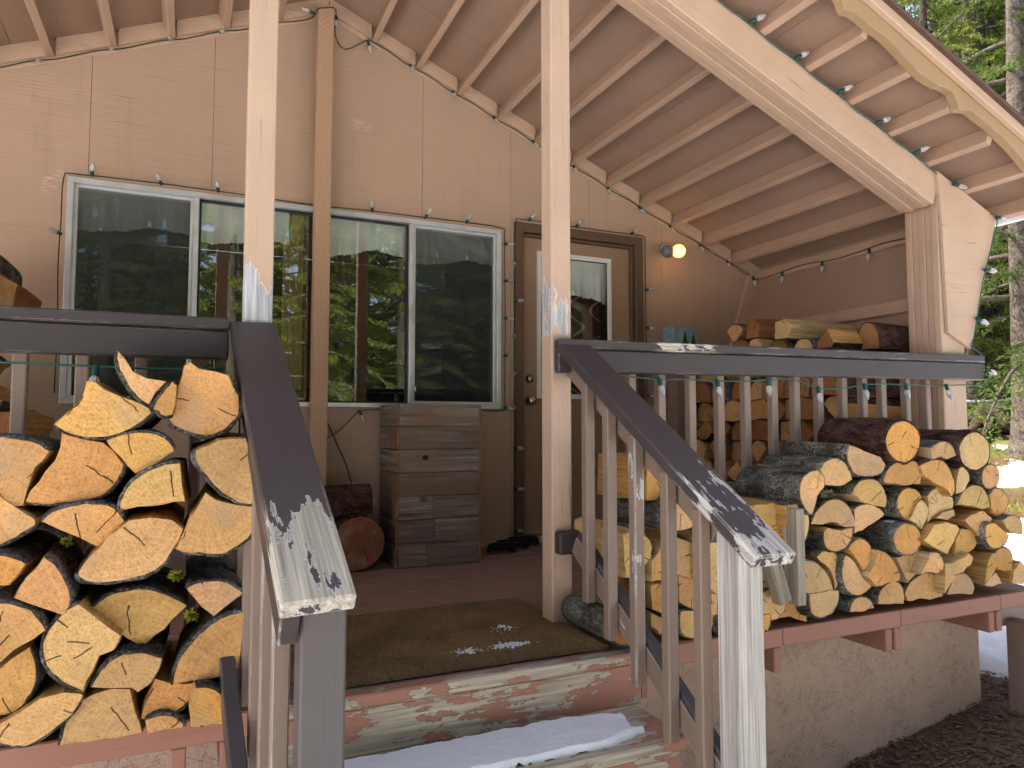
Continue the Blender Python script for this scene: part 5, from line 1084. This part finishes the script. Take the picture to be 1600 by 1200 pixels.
b1 += [((4.0, YW - .06, 1.955), (0, -.2, -1))] + [((sx(1.93) - .05, y, 1.935), (-.1, 0, -1)) for y in (3.95, 3.58, 3.2, 2.88)]
string('clear bulbs on dark green cord under the ceiling edge along the cabin wall', w1, b1)
yf = YW - .032
ww = [(-.65, yf, .95), (-.648, yf, 1.3), (-.655, yf - .004, 1.62), (-.65, yf, 1.86), (-.645, yf, 2.08), (-.58, yf, 2.105), (-.2, yf, 2.112), (.2, yf, 2.108), (.62, yf, 2.10), (.95, yf, 2.108), (1.3, yf, 2.11), (1.6, yf, 2.112), (1.85, yf, 2.105), (1.872, yf, 2.05), (1.874, yf, 1.8), (1.878, yf, 1.5), (1.875, yf, 1.2), (1.874, yf, .95), (1.86, yf, .885), (1.6, yf, .885), (.98, yf, .88), (.90, yf - .01, .86), (.80, yf - .02, .76), (.71, 4.26, .70)]
bw = [((-.65, yf, z), (-.5, -.8, 0)) for z in (1.30, 1.78)] + [((x, yf, 2.11), (rnd.uniform(-.3, .3), -.7, .5)) for x in (-.52, -.19, .10, .98, 1.32, 1.60)] + [((1.874, yf, z), (.5, -.8, -.1)) for z in (2.0, 1.75, 1.5, 1.25, .905)] + [((.92, yf, .87), (.35, -.4, -.8))]
string('string of clear bulbs on dark cord framing the long window', ww, bw)
wd_ = [(1.948, yf, .04), (1.944, yf, .4), (1.95, yf, .8), (1.943, yf, 1.2), (1.95, yf, 1.6), (1.944, yf, 1.95), (1.955, yf, 2.16), (2.0, yf, 2.182), (2.3, yf, 2.18), (2.6, yf, 2.178), (2.9, yf, 2.178), (2.99, yf, 2.175), (3.0, yf, 2.1), (3.0, yf, 1.6), (3.0, yf, 1.2), (3.0, yf, .7)]
bd = [((1.946, yf, z), (rnd.choice([-.4, .5]), -.8, 0)) for z in (.1, .37, .64, .90, 1.13, 1.38, 1.62, 1.86)] + [((x, yf, 2.182), (.3, -.7, .4)) for x in (2.05, 2.42, 2.88)] + [((3.0, yf, z), (.6, -.7, 0)) for z in (1.78, 1.5, 1.0)]
string('string of clear bulbs on dark cord framing the door casing', wd_, bd)
wb = [(1.9, 2.448, zp(1.9) - .006)] + [(x, 2.446, zp(x) - .012 - .012 * math.sin((x - 2.316) / .279 * math.pi) ** 2) for x in [2.0 + .07 * k for k in range(30)]] + [(4.07, 2.43, 1.955), (4.062, 2.425, 1.9), (4.02, 2.432, 1.78), (3.945, 2.435, 1.60), (3.90, 2.435, 1.46), (3.83, 2.43, 1.26), (3.80, 2.43, 1.21), (3.87, 2.42, 1.17), (3.895, 2.42, 1.10), (3.895, 2.40, 1.03), (3.86, 2.405, .985)]
bb = [((x, 2.436, zp(x) - .012), (.75, -.35, .35)) for x in (2.316, 2.595, 2.876, 3.143, 3.421)] + [((3.717, 2.432, zp(3.717) - .02), (.7, -.45, -.3)), ((4.064, 2.425, 1.94), (.95, -.2, .2)), ((3.945, 2.425, 1.637), (.95, -.15, -.12)), ((3.855, 2.425, 1.363), (.85, -.15, -.4)), ((3.893, 2.41, 1.088), (.85, -.15, -.35))]
string('string of clear bulbs on green cord along porch beam and down the gusset', wb, bb, 'wirelight')
bx = [1.749, 2.049, 2.337, 2.64, 2.943, 3.237, 3.542]; zb = [.97, .973, .985, .956, .978, .986, .99]
wr = [(1.45, 2.405, .982), (1.6, 2.405, .978)] 
for x, z in zip(bx, zb): wr += [(x, 2.402, z), (x + .15, 2.404, z + .004 + .004 * math.sin(x * 9))]
wr += [(3.85, 2.404, .99)]
string('string of clear bulbs on green cord hanging under the railing in front of the door', wr, [((x, 2.40, z + .002), (.12, -.12, -1)) for x, z in zip(bx, zb)], 'wirelight')
wl = [(-1.2, 2.405, .955), (-.8, 2.405, .957), (-.5, 2.405, .955), (-.26, 2.403, .952), (-.085, 2.404, .95), (.08, 2.405, .955)]
string('string of clear bulbs on green cord hanging under the railing in front of the window', wl, [((x, 2.395, .95), (.03, -.1, -1)) for x in (-.86, -.56, -.263)], 'wirelight', .0036)

# ------------------------------------------------------------------ trees and the forest floor
import numpy as np
def conifer_meshes(seed, H, base, rad, nbr):
    r = np.random.RandomState(seed)
    V = []; P0, D0, L0 = [], [], []
    tv, tf = [], []
    def addtube(pts, rads, seg):
        b0 = len(tv)
        for i, p in enumerate(pts):
            d = pts[min(i + 1, len(pts) - 1)] - pts[max(i - 1, 0)]; d = d / (np.linalg.norm(d) + 1e-9)
            u = np.cross(d, [.3, .2, .93]); u = np.cross(d, [1, 0, 0]) if np.linalg.norm(u) < .1 else u; u /= np.linalg.norm(u); w = np.cross(d, u)
            for k in range(seg): a = 2 * math.pi * k / seg; tv.append(tuple(p + (u * math.cos(a) + w * math.sin(a)) * rads[i]))
        for i in range(len(pts) - 1):
            for k in range(seg): tf.append((b0 + i * seg + k, b0 + i * seg + (k + 1) % seg, b0 + (i + 1) * seg + (k + 1) % seg, b0 + (i + 1) * seg + k))
    hs = np.array([-.4, 0, .25, .8, 2, H * .3, H * .55, H * .8, H]); R0 = H * .0165
    rd = R0 * np.array([1.9, 1.55, 1.22, 1.05, 1, .8, .55, .28, .03])
    sway = r.uniform(-.12, .12, (len(hs), 2)); sway[:4] *= .1
    addtube([np.array([sway[i][0], sway[i][1], h]) for i, h in enumerate(hs)], rd, 12)
    for b in range(nbr):
        t = (b + r.rand()) / nbr; z = base + (H - base) * t ** 1.15; a = r.rand() * 6.283
        ln = rad * (1 - ((z - base) / (H - base)) ** 1.1) * r.uniform(.6, 1.1) + .25
        if z < base + 1.5: ln *= r.uniform(.4, 1)
        hd = np.array([math.cos(a), math.sin(a), 0]); rise = r.uniform(-.25, .15); droop = r.uniform(.18, .42)
        pts = [np.array([0, 0, z]) + hd * ln * u + np.array([0, 0, ln * (rise * u - droop * u * u)]) for u in np.linspace(0, 1, 6)]
        addtube(pts, [.012 + .014 * ln * (1 - u) for u in np.linspace(0, 1, 6)], 4)
        side = np.cross(hd, [0, 0, 1])
        nt = int(10 + ln * 11)
        for k in range(nt):
            u = .18 + .82 * (k + r.rand()) / nt; i = min(int(u * 5), 4); p = pts[i] + (pts[i + 1] - pts[i]) * (u * 5 - i)
            sg = 1 if k % 2 else -1; tl = (.16 + .34 * (1 - u)) * r.uniform(.6, 1.3) * (.6 + ln * .25)
            d = hd * r.uniform(.35, .8) + side * sg * r.uniform(.5, 1) + np.array([0, 0, r.uniform(-.55, .05)]); d /= np.linalg.norm(d)
            m = int(6 + tl * 34)
            for q in range(m):
                P0.append(p + d * tl * (q + r.rand()) / m + np.array([0, 0, -.12 * tl * ((q / m) ** 2)])); D0.append(d); L0.append(r.uniform(.05, .11))
    P0, D0, L0 = np.array(P0), np.array(D0), np.array(L0); n = len(P0)
    nd = D0 * .8 + r.normal(0, .55, (n, 3)); nd /= np.linalg.norm(nd, axis=1)[:, None]
    wv = np.cross(nd, r.normal(0, 1, (n, 3))); wv /= np.linalg.norm(wv, axis=1)[:, None]; wv *= (L0 * .17)[:, None]
    e = P0 + nd * L0[:, None]; mid = P0 + nd * L0[:, None] * .55
    V = np.stack([P0, mid + wv, e, mid - wv], 1).reshape(-1, 3)
    cm = bpy.data.meshes.new('crown'); cm.vertices.add(4 * n); cm.vertices.foreach_set('co', V.ravel()); cm.loops.add(4 * n); cm.loops.foreach_set('vertex_index', np.arange(4 * n, dtype=np.int32))
    cm.polygons.add(n); cm.polygons.foreach_set('loop_start', np.arange(0, 4 * n, 4, dtype=np.int32)); cm.update(calc_edges=True); cm.validate()
    tm = mesh('trunk', tv, tf, True, ['trunkbark'])
    return tm, cm, n
KINDS = []
for sd, H, ba, ra, nb, fm in ((1, 15, 1.5, 2.6, 100, 'fol'), (2, 13, .9, 2.5, 100, 'fol2'), (3, 18, 4.5, 2.7, 84, 'fol')):
    tm, cm, nn = conifer_meshes(sd, H, ba, ra, nb); cm.materials.append(M[fm]); KINDS.append((tm, cm))
def tree(x, y, k, s, rot, label, group):
    e = bpy.data.objects.new('conifer_tree', None); col.objects.link(e); e.location = (x, y, gz(x, y) - .05); e.rotation_euler = (0, 0, rot); e.scale = (s, s, s * rnd.uniform(.92, 1.1)); tag(e, label, 'tree', group)
    for nm, me in zip(('trunk', 'crown'), KINDS[k]):
        o = bpy.data.objects.new(nm, me); col.objects.link(o); o.parent = e
    return e
def pol(u, d):
    a = math.atan((u - 800) / 1105.) + R(24.3); return d * math.sin(a), d * math.cos(a)
x, y = pol(1541, 20.5); tree(x, y, 2, 1.25, 1, 'large conifer with flared trunk foot beyond the porch corner', None)
g = 'conifers in the wood behind the cabin'
for u, d, k, s in ((1577, 25, 2, .95), (1592, 31, 2, 1.3), (1584, 34, 2, 1.2), (1608, 27, 0, 1.0), (1500, 26, 0, 1.05), (1470, 18, 1, 1.0), (1420, 24, 0, 1.2), (1560, 38, 1, 1.1), (1530, 42, 0, 1.3), (1600, 45, 0, 1.3), (1650, 30, 1, 1.2), (1625, 18.5, 1, .9), (1700, 22, 0, 1.1), (1330, 28, 0, 1.3), (1640, 38, 0, 1.3), (1566, 50, 0, 1.5), (1515, 33, 1, 1.2), (1720, 34, 0, 1.3), (1580, 22, 1, .8), (1545, 29, 0, 1.1), (1480, 40, 0, 1.4), (1450, 30, 1, 1.2), (1500, 52, 0, 1.6), (1600, 58, 0, 1.7), (1555, 62, 0, 1.7), (1650, 55, 0, 1.6), (1380, 40, 0, 1.5), (1400, 19, 0, 1.0), (1525, 24, 1, 1.0), (1615, 21, 0, 1.0), (1590, 70, 0, 2), (1535, 72, 0, 2)):
    x, y = pol(u, d); tree(x, y, k, s, rnd.random() * 6, 'dark green conifer standing in the wood behind the cabin', g)
x, y = pol(1610, 14.0); tree(x, y, 0, 1.0, 2.2, 'nearest bushy conifer, its boughs reaching above the roof edge', None)
g2 = 'conifers facing the porch across the clearing'
for x, y, k, s in ((-6.5, -9, 0, 1), (-3.6, -11, 1, 1.1), (-1.2, -9.5, 0, .95), (.9, -9.0, 1, 1.0), (3.3, -8.6, 1, 1.05), (5.4, -10.5, 0, 1.1), (7.6, -9.0, 2, 1.0), (9.5, -11.5, 2, 1.1), (2.0, -13, 0, 1.3), (6.2, -14, 2, 1.2), (-5, -14, 0, 1.3), (11, -9.5, 0, 1.1), (8.3, -15, 0, 1.3), (-9, -12, 1, 1.2), (13, -14, 0, 1.3), (-.5, -15.5, 0, 1.5), (4.5, -17, 0, 1.5), (11, -18, 0, 1.5), (2.4, -6.6, 1, .8), (.7, -7.4, 1, .85), (4.4, -7.2, 1, .85), (-1.6, -7.6, 0, .8)) + tuple((-15 + 2.1 * k, -21 - 3.5 * (k % 3), k % 2, 1.2) for k in range(17)):
    tree(x, y, k, s, rnd.random() * 6, 'sunlit conifer across the clearing, mirrored in the window panes', g2)
# stump, fallen wood
x, y = pol(1556, 15.6); sz = gz(x, y)
stp = thing('tree_stump', (x, y, sz), 'rotting brown stump with spread roots on the snowy ground beyond the porch corner', 'stump')
prof = [(.52, -.1), (.44, .08), (.36, .2), (.33, .34), (.30, .42), (.05, .36)]
me = lathe_mesh(prof, 22, 'stump_body', 'stumpwood')
for v in me.vertices:
    a = math.atan2(v.co.y, v.co.x); k = 1 + .16 * math.sin(a * 5) + .12 * noise.noise(Vector((math.cos(a) * 3, math.sin(a) * 3, v.co.z * 4))); v.co.x *= k; v.co.y *= k; v.co.z += .09 * noise.noise(Vector((v.co.x * 6, v.co.y * 6, 1))) if v.co.z > .3 else 0
link('stump_body', me, stp, None, Matrix.Translation((x, y, sz)))
for k in range(6):
    a = k * 1.05 + .3; tube('root', [(x + .3 * math.cos(a), y + .3 * math.sin(a), sz + .18), (x + .55 * math.cos(a), y + .55 * math.sin(a), sz + .07), (x + .85 * math.cos(a + .2), y + .85 * math.sin(a + .2), sz - .03)], .07, 'stumpwood', stp, 7, 3, )
for k, (u, d, l, rr0, an) in enumerate(((1530, 15.3, .9, .10, .2), (1522, 15.9, .8, .12, -.3), (1538, 14.9, .7, .06, .5), (1590, 23, 3.0, .14, 2.6), (1580, 27, 4.0, .16, 2.5))):
    x, y = pol(u, d); z = gz(x, y) + rr0 * .7; dx, dy = math.cos(an) * l / 2, math.sin(an) * l / 2
    lab = ['broken dark branch piled beside the rotting stump'] * 3 + ['fallen trunk lying among the trees with snow along it'] * 2
    z0, z1 = gz(x - dx, y - dy) + rr0 * .7, gz(x + dx, y + dy) + rr0 * .7
    tag(tube('fallen_branch' if k < 3 else 'fallen_log', [(x - dx, y - dy, z0), (x - dx * .3, y - dy * .3, z0 + (z1 - z0) * .35 + .05), (x + dx * .4, y + dy * .4, z0 + (z1 - z0) * .7 + .03), (x + dx, y + dy, z1)], rr0, 'stumpwood', None, 8, 3), lab[k], 'branch' if k < 3 else 'log', ['branches beside the stump', 'fallen trunks'][k > 2])
# grass tufts on the open ground beyond the porch corner
v, f = [], []
for i in range(16000):
    u = rnd.uniform(1480, 1680); d = rnd.uniform(7, 30) ; x, y = pol(u, d)
    if noise.noise(Vector((x * .55, y * .55, 4))) < .0: continue
    p = Vector((x, y, gz(x, y) - .01)); a = rnd.random() * 6.28; h = rnd.uniform(.03, .12); wv = Vector((math.cos(a), math.sin(a), 0)) * .006; b = len(v)
    v += [p - wv, p + wv, p + Vector((rnd.uniform(-.06, .06), rnd.uniform(-.06, .06), h))]; f.append((b, b + 1, b + 2))
M['grassblade'] = foliage('straw_green_grass', (.16, .15, .035), (.26, .22, .06))
tag(link('grass', mesh('grass', v, f), None, 'grassblade'), 'thin yellow green grass between the snow patches beyond the porch', 'grass', kind='stuff')
